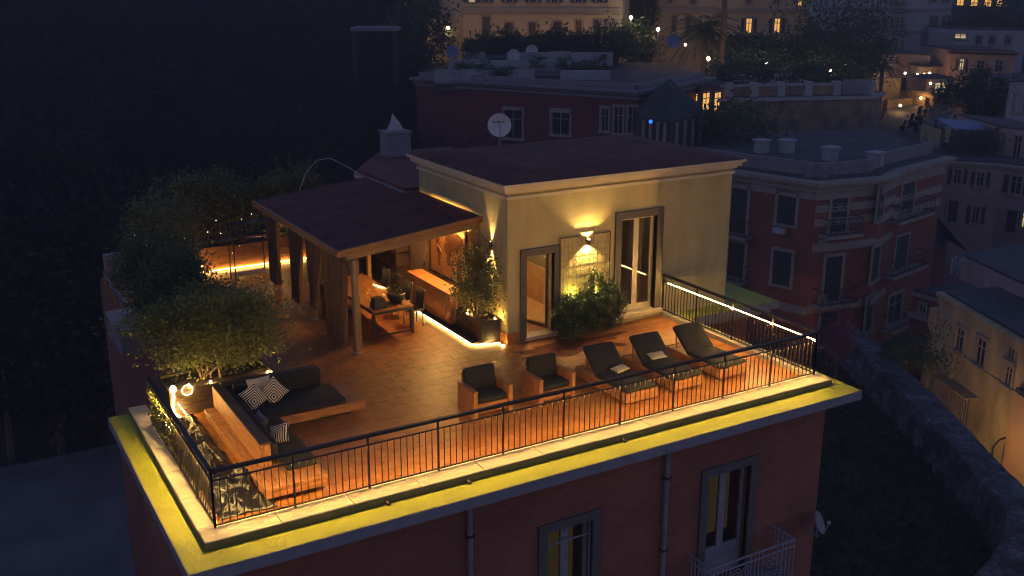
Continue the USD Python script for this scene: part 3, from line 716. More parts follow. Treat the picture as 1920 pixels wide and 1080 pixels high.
# curtains on the left side of the pergola
def curtain(label, y0, y1, zb, pinch, seed):
    t = thing('curtain', label, 'curtain', (5.22, y0, 0), group=None); w = y1 - y0
    s = np.linspace(0, 1, 120); q = np.linspace(0, 1, 26); S, Q = np.meshgrid(s, q, indexing='ij'); gg = np.random.default_rng(seed)
    zt = pz(5.2) - .14; nf = 5 * w / 1.3 + 2.5; wid = 1 - pinch * np.clip(Q * 1.2, 0, 1) ** .8
    Yc = w * (.5 + (S - .5) * wid) + (pinch * .3 * w * Q)
    amp = .05 + .035 * Q
    Xc = amp * np.sin(2 * np.pi * nf * S + 1.1 * np.sin(3 * Q + seed)) + .02 * np.sin(2 * np.pi * nf * .37 * S + seed)
    low = zb + .18 * np.abs(np.sin(S * 7 + seed)) * pinch
    Z = zt + (low - zt) * Q
    MB().grid(np.stack([Xc, Yc, Z], -1)).build('drape', m_curtain, t, smooth=True)
    MB().bar((0, -.02, zt + .02), (0, w + .02, zt + .02), .02).build('curtain_rod', m_iron, t)
    return t
curtain('wide gathered brown curtain beside the front pergola post', 7.15, 8.75, FZ + .06, .25, 1)
curtain('dark swept back brown curtain meeting the middle pergola post', 8.85, 9.95, .35, .62, 2)
curtain('narrow brown curtain just behind the middle pergola post', 10.2, 11.5, FZ + .25, .5, 3)
curtain('brown curtain bunched in two points at the rear pergola post', 12.3, 13.3, FZ + .3, .3, 4)

# ------------------------------------------------------------------ sofa
def slats(o, x0, x1, y0, y1, z0, z1, along, n, mt, name='plank'):
    for k in range(n):
        if along == 'x': a, c = y0 + (y1 - y0) * k / n + .002, y0 + (y1 - y0) * (k + 1) / n - .002; m = MB().box(x0, x1, a, c, z0, z1, c=.004)
        else: a, c = x0 + (x1 - x0) * k / n + .002, x0 + (x1 - x0) * (k + 1) / n - .002; m = MB().box(a, c, y0, y1, z0, z1, c=.004)
        m.build(name, mt, o)


s = thing('corner_sofa', 'large L shaped teak sofa with charcoal cushions in the terrace corner', 'sofa')
slats(s, 1.0, 2.18, .50, 3.395, .14, .20, 'y', 8, m_teaky)
slats(s, 1.0, 4.11, 3.40, 4.62, .14, .20, 'x', 8, m_teakx)
MB().box(1.02, 2.16, .52, 3.39, .0, .138, c=.004).box(1.02, 4.09, 3.42, 4.60, .0, .138, c=.004).build('base_frame', m_teakx, s)
MB().box(1.2, 1.98, .8, 3.5, FZ, -.001).box(1.2, 3.8, 3.6, 4.4, FZ, -.001).build('plinth', m_black, s)
for k in range(3): MB().box(1.22, 1.275, 1.38, 4.70, .202 + k * .145, .202 + k * .145 + .142, c=.004).build('back_plank', m_teaky, s)
MB().box(1.28, 1.40, 1.40, 4.58, .202, .60).build('back_frame', m_teaky, s)
MB().box(1.215, 1.43, 1.375, 4.66, .638, .668, c=.006).build('back_cap', m_walnut, s)
MB().box(1.28, 1.41, 1.36, 1.397, .202, .636, c=.004).build('back_end', m_teak, s)
MB().box(1.44, 3.55, 4.66, 4.95, .56, .60, c=.006).box(1.44, 3.55, 4.66, 4.70, .202, .559).build('back_frame', m_walnut, s)
def soft(x0, x1, y0, y1, z0, z1, seed=0, amp=.012):
    n = 14; m = trimesh.creation.box((1, 1, 1)); m = m.subdivide().subdivide().subdivide()
    v = np.array(m.vertices) * 2; sz = np.array([x1 - x0, y1 - y0, z1 - z0]) / 2; r = .05
    w = v * sz; c = np.sign(w) * np.maximum(np.abs(w) - (sz - r), 0); core = np.clip(w, -(sz - r), sz - r)
    L = np.linalg.norm(c, axis=1, keepdims=True); w = core + np.where(L > 1e-9, c / np.maximum(L, 1e-9) * np.minimum(L, r), 0)
    w += (meshkit.fbm(w * 5 + seed * 7.3, 2)[:, None] - .5) * amp * 2
    return MB().add(w + np.array([(x0 + x1) / 2, (y0 + y1) / 2, (z0 + z1) / 2]), m.faces)
soft(1.56, 2.17, .98, 3.38, .20, .33, 1).build('seat_cushion', m_cush, s, smooth=True)
soft(1.56, 3.68, 3.42, 4.45, .20, .33, 2).build('seat_cushion', m_cush, s, smooth=True)
soft(1.42, 1.58, 1.42, 2.95, .24, .62, 3).build('back_cushion', m_cush, s, smooth=True)
soft(1.42, 1.58, 2.97, 4.50, .24, .62, 4).build('back_cushion', m_cush, s, smooth=True)
soft(1.60, 3.50, 4.44, 4.64, .30, .68, 5).build('back_cushion', m_cush, s, smooth=True)


def pillow(label, pos, size, R, mt, zone=.13):
    n = 15; a = np.linspace(-1, 1, n); X, Y = np.meshgrid(a, a, indexing='ij')
    hgt = zone * np.clip((1 - np.abs(X) ** 2.6) * (1 - np.abs(Y) ** 2.6), 0, 1) ** .55
    px, py = X * (1 - .07 * (1 - Y ** 2)), Y * (1 - .07 * (1 - X ** 2))
    m = MB()
    for sg in (1, -1): m.grid(np.stack([px * size[0] / 2, py * size[1] / 2, sg * hgt / 2 + .001 * sg], -1)[::sg])
    m.build('pillow', mt, None, smooth=True, xf=xform(R, pos), label=label, cat='pillow')


pillow('plain beige pillow at the back of the corner sofa', (2.12, 4.38, .58), (.52, .36), rot([0, 0, 1], 4) @ rot([1, 0, 0], 68), m_white)
pillow('patterned square pillow leaning left of its twin in the sofa corner', (1.88, 4.00, .52), (.46, .46), rot([0, 0, 1], 14) @ rot([1, 0, 0], 52) @ rot([0, 0, 1], 20), m_pat)
pillow('patterned square pillow tilted on its corner in front of the beige one', (2.33, 4.08, .52), (.46, .46), rot([0, 0, 1], -8) @ rot([1, 0, 0], 58) @ rot([0, 0, 1], 38), m_pat)
pillow('patterned pillow lying alone on the left arm seat of the sofa', (1.80, 2.10, .46), (.44, .44), rot([0, 0, 1], -62) @ rot([1, 0, 0], 42) @ rot([0, 0, 1], 30), m_pat)
pillow('grey bolster pillow slumped against the long backrest', (1.66, 2.85, .46), (.62, .30), rot([0, 0, 1], -88) @ rot([1, 0, 0], 60), mat('grey_beige_fabric', (.22, .19, .14), .9, .2, 20))

# ------------------------------------------------------------------ armchairs
def armchair(label, loc):
    t = thing('armchair', label, 'armchair', loc, group='teak armchairs at the railing')
    for x in (0, .85):
        for k in range(6): MB().box(x, x + .10, .012 + k * .122, .012 + k * .122 + .119, .0, .60, c=.003).build('arm_plank', m_teak, t)
        MB().box(x - .005, x + .105, 0, .745, .602, .625, c=.004).build('arm_cap', m_walnut if False else m_teaky, t)
    MB().box(.102, .848, .05, .09, .10, .30, c=.004).build('front_rail', m_teakx, t)
    MB().box(.102, .848, .09, .70, .27, .30).build('seat_board', m_teakx, t)
    MB().obox((.475, .72, .5), (.744, .04, .62), rot([1, 0, 0], -6), c=.004).build('back_board', m_teak, t)
    soft(.105, .845, .06, .62, .30, .44, 6).build('seat_cushion', m_cush, t, smooth=True)
    q = soft(-.37, .37, -.07, .07, 0, .52, 7); q.v = [v @ rot([1, 0, 0], -9).T + [.475, .60, .40] for v in q.v]; q.build('back_cushion', m_cush, t, smooth=True)
    return t
a1 = armchair('teak armchair with charcoal cushions, the one closer to the sofa', (5.92, 1.92, FZ))
dup(a1, 'teak armchair with charcoal cushions, the one beside the loungers', (7.46, 1.80, FZ), 2.)

# ------------------------------------------------------------------ loungers
def lounger(label, loc):
    t = thing('sun_lounger', label, 'sun lounger', loc, group='teak sun loungers at the railing')
    W, L = .86, 1.98
    for x in (0, W - .04): MB().box(x, x + .04, .045, L - .045, .05, .27, c=.004).build('side_rail', m_teaky, t)
    for y in (0, L - .043): MB().box(0, W, y, y + .043, .05, .275, c=.004).build('end_rail', m_teakx, t)
    MB().box(.06, W - .06, .10, L - .10, 0, .06).build('plinth', m_black, t)
    for k in range(11): MB().box(.042, W - .042, .05 + k * .172, .05 + k * .172 + .15, .235, .262).build('slat', m_teakx, t)
    soft(.02, W - .02, .01, 1.25, .265, .375, 8).build('seat_cushion', m_cush, t, smooth=True)
    q = soft(-.42, .42, 0, .76, 0, .11, 9); q.v = [v @ rot([1, 0, 0], 40).T + [W / 2, 1.20, .29] for v in q.v]; q.build('back_cushion', m_cush, t, smooth=True)
    b = MB().obox((W / 2, 1.20 + .29, .29 + .222), (.76, .76, .025), rot([1, 0, 0], 40)); b.build('back_board', m_teakx, t)
    [MB().bar((x, 1.68, .26), (x, 1.72, .64), .025).build('back_prop', m_teak, t) for x in (.12, W - .12)]
    return t
l1 = lounger('teak sun lounger with charcoal pad, the one next to the armchairs', (9.12, .92, FZ))
dup(l1, 'teak sun lounger with charcoal pad, the middle one of three', (10.45, .98, FZ), -1.)
dup(l1, 'teak sun lounger with bare charcoal pad, nearest the end railing', (11.86, 1.02, FZ), 1.2)
pillow('small zigzag pillow on the lounger next to the armchairs', (9.66, 1.90, .33), (.46, .26), rot([0, 0, 1], 16) @ rot([1, 0, 0], 10), m_zig, .09)
pillow('small zigzag pillow on the middle lounger', (10.88, 2.12, .35), (.44, .26), rot([0, 0, 1], -4) @ rot([1, 0, 0], 16), m_zig, .09)

# ------------------------------------------------------------------ tarpaulins heaped between sofa and railing
def tarp(label, x0, x1, y0, y1, hgt, seed, nx=70, ny=150):
    X, Y = np.meshgrid(np.linspace(x0, x1, nx), np.linspace(y0, y1, ny), indexing='ij')
    P_ = np.stack([X, Y, X * 0 + seed], -1)
    wx, wy = (meshkit.fbm(P_ * 1.7, 3) - .5) * .5, (meshkit.fbm(P_ * 1.7 + 9, 3) - .5) * .5
    def crease(ax, ay, sd, pw): return (1 - np.abs(2 * meshkit.noise(np.stack([X * ax + wx * 4 + Y * .9, Y * ay + wy * 4 - X * 1.1, X * 0 + sd], -1)) - 1)) ** pw
    r1_, r2_, r3_ = crease(2.2, 1.2, seed * 3.1, 9), crease(4.5, 2.2, seed * 5.3, 9), crease(9, 5, seed * 2.7, 7)
    u, w = (X - x0) / (x1 - x0), (Y - y0) / (y1 - y0)
    edge = np.clip(np.minimum.reduce([u, 1 - u, w * 1.6, (1 - w) * 1.6]) / .28, 0, 1) ** .7
    Z = FZ + .012 + edge * hgt * (.12 + .50 * meshkit.fbm(P_ * 1.3 + 3, 2) + .30 * r1_ + .22 * r2_ + .10 * r3_)
    MB().grid(np.stack([X + wx * .5 * (1 + .3 * edge), Y + wy * .5, Z], -1)).build('tarpaulin', m_tarp, None, smooth=True, label=label, cat='tarpaulin')
tarp('crumpled black tarpaulin heaped at the foot of the planter', .14, .92, 3.3, 5.0, .42, 1)
tarp('long crumpled black tarpaulin between sofa back and left railing', .10, .93, 1.7, 3.5, .42, 2)
tarp('black tarpaulin spilling over the floor in the terrace corner', .14, 1.18, .42, 1.9, .40, 3)

# led coil lying bunched on the left end of the planter
t = thing('light_coil', 'blazing bunched coil of led strip hanging on the planter end', 'led strip', (.52, 5.3, .1))
a = np.linspace(0, 2 * np.pi * 2.6, 90)
MB().tube(np.stack([.02 + .04 * np.cos(a), -.06 + .03 * np.sin(a * 1.7), .42 + .05 * np.sin(a)], 1), .022, 6).build('strip', m_led_soft, t)
MB().tube(np.array([[.0, -.06, .42], [.02, -.07, .25], [-.02, -.08, .05], [.0, -.1, -.12], [.10, -.25, -.17]]), .022, 6).build('strip', m_led_soft, t)
a = np.linspace(0, 2 * np.pi, 40)
MB().tube(np.stack([.30 + .11 * np.cos(a), -.10 + 0 * a, .36 + .11 * np.sin(a)], 1), .006, 6).build('strip', m_led_soft, t)
MB().tube([[.08, -.12, .1], [.22, -.2, -.16], [.35, -.5, -.19]], .010, 6).build('strip', m_led_soft, t)

# ------------------------------------------------------------------ planters and plants
def planter(label, x0, x1, y0, y1, h_, mt=m_walnut, n=4, boards=True):
    t = thing('planter', label, 'planter', ((x0 + x1) / 2, (y0 + y1) / 2, FZ)); hx, hy = (x1 - x0) / 2, (y1 - y0) / 2
    for k in range(n):
        z0, z1 = .02 + (h_ - .02) * k / n, .02 + (h_ - .02) * (k + 1) / n - .006
        MB().box(-hx, hx, -hy, -hy + .03, z0, z1, c=.004).build('board', mt, t)
        MB().box(-hx, hx, hy - .03, hy, z0, z1, c=.004).build('board', mt, t)
        MB().box(-hx, -hx + .03, -hy + .031, hy - .031, z0, z1, c=.004).build('board', mt, t)
        MB().box(hx - .03, hx, -hy + .031, hy - .031, z0, z1, c=.004).build('board', mt, t)
    MB().grid(np.stack([*np.meshgrid(np.linspace(-hx + .03, hx - .03, 12), np.linspace(-hy + .03, hy - .03, 12), indexing='ij'), np.full((12, 12), h_ - .06)], -1) + rng.normal(size=(12, 12, 1)) * [0, 0, .012]).build('soil', m_soil, t)
    return t
planter('dark slatted planter box behind the sofa under the big bush', .45, 2.72, 5.25, 6.3, .60, n=5)
planter('dark slatted planter box along the left edge of the terrace', 1.16, 1.95, 6.6, 12.8, .55, n=3)
planter('long brown planter box along the rear edge with light below', 3.6, 9.0, 16.3, 17.1, .80, m_teakx, 3)
planter('black planter box with the uplit oleander at the house corner', 8.28, 8.84, 5.95, 7.32, .62, m_black, 2)
t = thing('led_line', 'bright led line glowing along the foot of the rear planter', 'led strip', (6.0, 16.25, FZ + .03)); MB().box(-2.2, 2.9, -.012, .012, 0, .02).build('strip', m_rear_led, t)
g1 = np.random.default_rng(11)
bush('leafy_bush', 'big dense evergreen bush bulging over the sofa planter', 'bush', (1.5, 5.8, FZ + .5), (1.55, 6.0, 1.50), (1.72, .95, .98), 22000, .085, m_leaf, g1, 8, 90, .2)
bush('leafy_bush', 'dark bush behind the big one on the left terrace edge', 'bush', (1.55, 8.3, FZ + .5), (1.55, 8.7, 1.55), (1.05, 1.5, 1.1), 14000, .10, m_leaf2, g1, 6, 60, .2)
bush('leafy_bush', 'dark rounded bush midway along the left terrace edge', 'bush', (1.6, 11.0, FZ + .5), (1.6, 11.4, 1.4), (.95, 1.5, 1.1), 12000, .105, m_leaf2, g1, 5, 60, .2)
bush('leafy_bush', 'loose olive bush at the far left corner by the metal shelf', 'bush', (2.3, 15.5, FZ), (2.6, 15.2, 1.25), (1.25, 1.2, 1.4), 11000, .11, m_leaf3, g1, 6, 60, .22)
bush('leafy_bush', 'olive bush behind the metal shelf in the rear planter', 'bush', (4.6, 16.7, FZ + .7), (4.5, 16.7, 1.9), (1.5, .55, 1.15), 10000, .11, m_leaf3, g1, 6, 60, .22)
bush('leafy_bush', 'olive bush behind the rear pergola post in the rear planter', 'bush', (7.0, 16.7, FZ + .7), (7.0, 16.7, 1.8), (1.4, .55, 1.1), 8000, .11, m_leaf3, g1, 5, 50, .22)
g2 = np.random.default_rng(12)
bush('oleander', 'uplit airy oleander in the black planter at the house corner', 'shrub', (8.52, 6.65, FZ + .55), (8.45, 6.6, 1.42), (.52, .85, .92), 5200, .085, m_leaf3, g2, 16, 60, .22, shell=.3)
for k, (x, y, lab, hh, r) in enumerate(((10.45, 5.22, 'round green bush below the trellis nearest the left door', .62, .42), (11.12, 5.32, 'middle round green bush below the wire trellis', .62, .42), (11.78, 5.34, 'round green bush below the trellis nearest the glazed door', .70, .42))):
    bush('round_bush', lab, 'bush', (x, y, FZ), (x, y, FZ + hh), (r, r * .85, hh * .95), 7000, .055, m_leaf2, g2, 5, 60, .2)
bush('sprig', 'bright uplit sprig rising above the bushes at the trellis', 'plant', (11.5, 5.5, FZ), (11.45, 5.5, .95), (.28, .14, .62), 700, .09, m_leaf3, g2, 3, 14, .2)
for k, (x, y, z, lab) in enumerate(((10.80, 5.56, .90, 'small garden spotlight hidden between the round bushes'), (11.52, 5.56, .95, 'small garden spotlight at the right of the trellis'))):
    t = thing('garden_spotlight', lab, 'spotlight', (x, y, FZ)); MB().tube([[0, 0, 0], [0, 0, z]], .012, 6).build('spike', m_black, t); MB().lathe((0, 0, z), [(.0001, 0), (.035, 0), (.035, .06), (.03, .06), (.03, .02), (.0001, .02)], 14).build('housing', m_black, t)
    MB().lathe((0, 0, z + .045), [(.0001, 0), (.028, 0), (.028, .004), (.0001, .004)], 14).build('lens', emit(f'spot_lens_{k}', (1., .80, .14), 1500.), t)
# lamps in the planters (seen lit in the photograph)
for x, y, z, lab in ((8.72, 6.0, .62, 'small lit spot lamp at the near end of the black planter'), (8.32, 6.75, .60, 'small lit spot lamp below the oleander stems'), (2.62, 5.4, .56, 'small lit spot lamp at the right end of the sofa planter'), (1.35, 5.35, .60, 'small lit spot lamp in the middle of the sofa planter'), (.9, 5.4, .60, 'small lit spot lamp at the left end of the sofa planter'), (6.3, 16.4, .85, 'small lit spot lamp in the rear planter'), (3.8, 15.9, .3, 'small lit spot lamp at the far corner of the terrace'), (1.6, 13.4, .3, 'small lit spot lamp among the left edge bushes')):
    t = thing('planter_lamp', lab, 'spot lamp', (x, y, z + FZ - .06)); MB().tube([[0, 0, -.04], [0, 0, .05]], .01, 6).build('spike', m_black, t); MB().sphere((0, 0, .07), .024, 1).build('bulb', emit('planter_lamp_light', WARM, 620.) if not stage.GetPrimAtPath('/World/Looks/planter_lamp_light') else UsdShade.Material.Get(stage, '/World/Looks/planter_lamp_light'), t)
# fairy lights on the left railing and through the bushes
def fairy(label, pts, r=.0065):
    t = thing('fairy_lights', label, 'string lights', (0, 0, 0)); pts = np.array(pts, float)
    MB().tube(pts, .003, 4).build('wire', m_black, t)
    for q in pts[1:-1]: MB().sphere(q + [0, 0, -.012], r, 1).build('bulb', m_bulb, t)
fairy('string of fairy lights tangled in the ivy on the left railing', [(.03 + rng.uniform(-.06, .03), 4.75 - k * .085, .86 - .25 * abs(math.sin(k * .9)) - .1 * rng.random()) for k in range(22)])
fairy('string of fairy lights woven through the far corner bushes', [(1.4 + k * .25, 14.2 + .25 * math.sin(k * 2.2) + k * .1, 1.2 + .6 * math.sin(k * 1.3)) for k in range(18)], .008)
iv = thing('ivy', 'ivy climbing on the far part of the left railing', 'ivy', (0, 0, 0))
pp = np.stack([rng.normal(.0, .035, 1500), 4.85 - np.abs(rng.normal(0, .9, 1500)), rng.uniform(.05, .95, 1500)], 1); v, f = leaves(pp[pp[:, 1] > 2.0], .07, rng); MB().add(v, f).build('foliage', m_leaf, iv)
MB().tube([[0, 4.7, 0], [.01, 4.4, .4], [-.01, 3.9, .7], [.01, 3.0, .8]], .008, 5).build('stem', m_bark, iv)
# metal shelf unit
t = thing('metal_shelf', 'black metal shelf rack with three boards standing at the rear planter', 'shelf', (5.05, 15.0, FZ), 4)
for x in (-.55, .55):
    for y in (-.22, .22): MB().box(x - .016, x + .016, y - .016, y + .016, 0, 2.15).build('post', m_iron, t)
for z in (.15, 1.15, 1.75): MB().box(-.56, .56, -.23, .23, z, z + .03, c=.004).build('shelf_board', m_sill if z < .2 else m_black, t)
for z in (1.2,): MB().box(-.3, -.1, -.1, .1, 1.181, 1.4, c=.01).build('tin', m_black, t)
# little tea light lanterns etc on the floor by the planter end
t = thing('floor_light', 'flat glowing light on the floor at the house corner', 'floor light', (8.85, 5.72, FZ + .004)); MB().lathe((-.12, -.1, 0), [(.0001, 0), (.05, 0), (.05, .015), (.0001, .015)], 16).build('lens', m_led_soft, t)
# side boxes and bed at the terrace edge outside left
t = thing('grey_box', 'grey flat cabinet standing outside the left terrace edge behind the bushes', 'cabinet', (.78, 12.0, -.6)); MB().box(-.33, .33, -.95, .95, 0, .66, c=.02).build('body', m_fascia, t); MB().box(-.36, .36, -.98, .98, .661, .70, c=.01).build('lid', m_pipe, t)
t = thing('parapet', 'dark low parapet along the rear left edge of the terrace', 'parapet'); MB().box(1.112, 1.15, 6.06, 17.5, -.36, .05, c=.01).build('wall', m_fascia, t); MB().box(1.154, 8.8, 17.2, 17.5, -.36, .6, c=.02).build('wall', m_fascia, t)

# ------------------------------------------------------------------ the town around
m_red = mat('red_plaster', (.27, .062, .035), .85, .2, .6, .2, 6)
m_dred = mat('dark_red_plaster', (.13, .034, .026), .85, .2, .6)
m_pink = mat('pink_plaster', (.36, .25, .22), .85, .15, .6)
m_cream2 = mat('villa_plaster', (.46, .36, .22), .85, .15, .5)
m_grey = mat('pale_grey_plaster', (.34, .33, .34), .85, .15, .5)
m_whitew = mat('white_wall', (.30, .30, .33), .85, .2, .5)
m_ochre = mat('ochre_plaster', (.40, .32, .18), .9, .45, .9, .4, 8, stretch=(1, 1, .4), detail=8.)
m_oldochre = mat('old_ochre_plaster', (.26, .17, .08), .9, .5, .8, .4, 5)
m_trim = mat('pale_stone_trim', (.29, .25, .20), .8, .15, 2)
m_shut = mat('dark_green_shutter', (.022, .035, .03), .6, .2, 4)
m_shutb = mat('brown_shutter', (.06, .03, .025), .6, .2, 4)
m_rooff = mat('grey_flat_roof', (.065, .06, .06), .9, .4, .5)
m_stone = mat('rubble_retaining_wall', (.24, .17, .10), .9, .5, .9, .8, 4)
m_tileroof = mat('dark_tile_roof', (.07, .065, .075), .9, .4, 1)


class Block:
    """a building: a polyline of facades seen from the terrace, extruded down, with openings as parts"""
    def __init__(s, name, label, cat, tops, D, z1=None, depth=12., wall=m_grey, roof=m_rooff, ref=0, base=None, group=None, back=None):
        z = at_depth(*tops[ref][:2], D)[2] if z1 is None else z1
        s.z = z; s.p = [at_depth(*q)[:2] if len(q) == 3 else at_z(*q, z)[:2] for q in tops]
        s.t = thing(name, label, cat, (0, 0, 0), group=group); s.wall = wall
        away = np.array(back if back is not None else FW[:2]); away = away / np.linalg.norm(away)
        back = [q + away * depth for q in (s.p[-1], s.p[0])]
        poly = s.p + back; s.base = base if base is not None else min(terrain_z(*q) for q in poly) - 1.5
        s.poly = poly
        MB().prism(poly, s.base, z - .02).build('wall', wall, s.t)
        ctr = np.mean(poly, 0)
        s.roofpoly = poly
        MB().prism([ctr + (np.array(q) - ctr) * .97 for q in poly], z - .019, z + .12).build('roof', roof, s.t)

    def seg(s, k):
        a, b = s.p[k], s.p[k + 1]; d = (b - a) / np.linalg.norm(b - a); n = np.array([-d[1], d[0]])
        if n @ (CAM[:2] - a) < 0: n = -n
        return a, d, n, np.linalg.norm(b - a)

    def hit(s, k, u, v):
        a, d, n, L = s.seg(k); r = ray(u, v); t = ((a - CAM[:2]) @ n) / (r[:2] @ n); q = CAM + r * t
        return (q[:2] - a) @ d, q[2]

    def panel(s, k, x0, x1, z0, z1, o0, o1, m=None):
        a, d, n, L = s.seg(k); m = m or MB()
        ctr = a + d * (x0 + x1) / 2 + n * (o0 + o1) / 2
        R = np.stack([[d[0], d[1], 0], [n[0], n[1], 0], [0, 0, 1]], 1)
        return m.obox((ctr[0], ctr[1], (z0 + z1) / 2), (x1 - x0, o1 - o0, z1 - z0), R)

    def cornice(s, steps=((.0, .25, .15), (.25, .12, .35), (.37, .15, .5)), mt=m_trim, zoff=0.):
        c = MB()
        for up, hh, o in steps:
            for k in range(len(s.p) - 1):
                L = s.seg(k)[3]; s.panel(k, -o * .6 + k * .003, L + o * .6 - k * .003, s.z - .6 + zoff + up, s.z - .6 + zoff + up + hh - .002 * k - .001, -.3, o - .002 * k, c)
        return c.build('cornice', mt, s.t)

    def band(s, k, u, v, hh, o=.08, mt=m_trim):
        z = s.hit(k, u, v)[1]; L = s.seg(k)[3]
        return s.panel(k, .0, L, z - hh / 2, z + hh / 2, .0, o).build('string_course', mt, s.t)

    def parapet(s, hh, mt=m_whitew, inset=.25, th=.25):
        c = MB()
        for k in range(len(s.p) - 1):
            L = s.seg(k)[3]; s.panel(k, .01 * k, L - .01 * k, s.z + .0, s.z + hh - .004 * k, -inset - th, -inset, c)
        return c.build('roof_parapet', mt, s.t)

    def win(s, k, u, v, w, h_, kind='shut', frame=.16, balcony=0., mt=None):
        """one opening with its surround, shutters or panes; sizes in photograph pixels"""
        x0, _ = s.hit(k, u - w / 2, v); x1, _ = s.hit(k, u + w / 2, v); _, zt = s.hit(k, u, v - h_ / 2); _, zb = s.hit(k, u, v + h_ / 2)
        if x1 < x0: x0, x1 = x1, x0
        f = MB(); e = frame
        s.panel(k, x0 - e, x0, zb, zt + e, -.02, .10, f); s.panel(k, x1, x1 + e, zb, zt + e, -.02, .10, f); s.panel(k, x0, x1, zt, zt + e, -.02, .10, f); s.panel(k, x0 - e - .05, x1 + e + .05, zb - .14, zb, -.02, .2, f)
        fw = f.build('window', m_trim, s.t)
        if kind == 'shut':
            xm = (x0 + x1) / 2
            for a, b_ in ((x0 + .01, xm - .012), (xm + .012, x1 - .01)):
                q = s.panel(k, a, b_, zb + .01, zt - .01, -.01, .035)
                n = max(4, int((zt - zb) / .22))
                for i in range(n): z = zb + .06 + (zt - zb - .12) * i / n; s.panel(k, a + .06, b_ - .06, z, z + (zt - zb) / n * .55, .035, .05, q)
                q.build('shutter', mt or m_shut, fw)
        else:
            s.panel(k, x0, x1, zb, zt, -.015, .012).build('pane', {'dark': m_darkglass, 'lit': m_litwin, 'pale': m_litwin2}[kind], fw)
            q = MB(); c = (x0 + x1) / 2
            for a in (x0, c - .04, x1 - .07): s.panel(k, a, a + .075, zb, zt, .013, .05, q)
            for z in (zb, (zt * .65 + zb * .35), zt - .07): s.panel(k, x0 + .075, x1 - .075, z, z + .06, .013, .045, q)
            q.build('sash', m_trim if kind != 'lit' else m_shutb, fw)
            if mt:
                wd = (x1 - x0) * .5
                for a, b_ in ((x0 - e - wd, x0 - e - .02), (x1 + e + .02, x1 + e + wd)): s.panel(k, a, b_, zb + .02, zt - .02, .0, .06).build('shutter', mt, fw)
        if balcony:
            s.balcony(k, x0 - balcony, x1 + balcony, zb)
        return fw

    def balcony(s, k, x0, x1, zb, deep=.9, n=14):
        sl = s.panel(k, x0, x1, zb - .22, zb - .04, 0., deep); bl = sl.build('balcony', m_trim, s.t)
        r_ = MB()
        for z in (zb + .92, zb + .05): s.panel(k, x0 + .03, x1 - .03, z, z + .05, deep - .08, deep - .04, r_); s.panel(k, x0 + .03, x0 + .07, z, z + .05, .0, deep - .08, r_); s.panel(k, x1 - .07, x1 - .03, z, z + .05, .0, deep - .08, r_)
        for i in range(n): x = x0 + .05 + (x1 - x0 - .1) * i / (n - 1); s.panel(k, x - .012, x + .012, zb - .04, zb + .92, deep - .073, deep - .047, r_)
        r_.build('railing', m_iron, bl)

    def part(s, name, mt, k, u0, v0, u1, v1, o0=0., o1=.2):
        x0, z1 = s.hit(k, u0, v0); x1, z0 = s.hit(k, u1, v1)
        return s.panel(k, min(x0, x1), max(x0, x1), min(z0, z1), max(z0, z1), o0, o1).build(name, mt, s.t)


# red corner apartment block
B = Block('apartment_building', 'red apartment block with pale window frames and curved corner balconies right of the terrace house', 'building', [(1290, 306), (1533, 341), (1655, 331), (1683, 316), (1772, 294)], 60, ref=1, wall=m_brick2, depth=13)
B.cornice(((-.5, .5, .10), (.0, .3, .25), (.3, .14, .5), (.44, .18, .62)))
B.parapet(.9, m_fascia, .9)
for u, v, w, h_, bl in ((1386, 391, 30, 92, .5), (1476, 391, 34, 60, 0), (1381, 487, 30, 66, .4), (1467, 503, 34, 64, 0)): B.win(0, u, v, w, h_, 'shut', .2, bl)
for u, v, w, h_, bl in ((1572, 396, 29, 76, .7), (1560, 522, 30, 82, .8), (1551, 615, 30, 62, 0)): B.win(1, u, v, w, h_, 'shut', .2, bl)
for u, v, w, h_, bl in ((1650, 377, 11, 62, 0), (1640, 492, 13, 60, 0), (1628, 588, 12, 60, 0)): B.win(2, u, v, w, h_, 'shut', .15, bl)
for u, v, w, h_, bl in ((1700, 370, 22, 62, 1.6), (1688, 472, 21, 58, 1.6)): B.win(3, u, v, w, h_, 'shut', .18, bl)
B.win(3, 1676, 578, 24, 52, 'dark', .18, .9, None)
for k, u, vs in ((1, 1560, (363, 384)), ): pass
for k in (1, 2, 3):
    for v in (387, 412): B.band(k, (1590, 1662, 1720)[k - 1], v + (0, -8, -22)[k - 1], .45, .05)
B.band(0, 1450, 570, .5, .06); B.band(1, 1560, 462, .5, .08); B.band(1, 1560, 575, .5, .08); B.band(2, 1650, 452, .5, .08); B.band(2, 1650, 550, .5, .08)
q = B.part('air_conditioner', m_metalw, 0, 1455, 425, 1475, 438, 0., .4)
B.part('quoin_strip', m_trim, 1, 1534, 440, 1548, 470, 0, .07); B.part('quoin_strip', m_trim, 1, 1534, 552, 1548, 578, 0, .07)
for u, v, D in ((1430, 244, 69), (1478, 246, 69), (1560, 258, 66), (1645, 268, 64)):
    c = at_depth(u, v, D); t = thing('chimney', {1430: 'leftmost white roof chimney on the red apartment block', 1478: 'second white roof chimney from the left on the red block', 1560: 'third white roof chimney from the left on the red block', 1645: 'rightmost white roof chimney on the red apartment block'}[u], 'chimney', (c[0], c[1], B.z + .12)); MB().box(-.4, .4, -.35, .35, 0, .8, c=.02).box(-.5, .5, -.45, .45, .801, .92, c=.02).build('stack', m_grey, t)
# blue awning/foliage beside the garden end and flowers
pb = at_depth(1570, 640, 52)

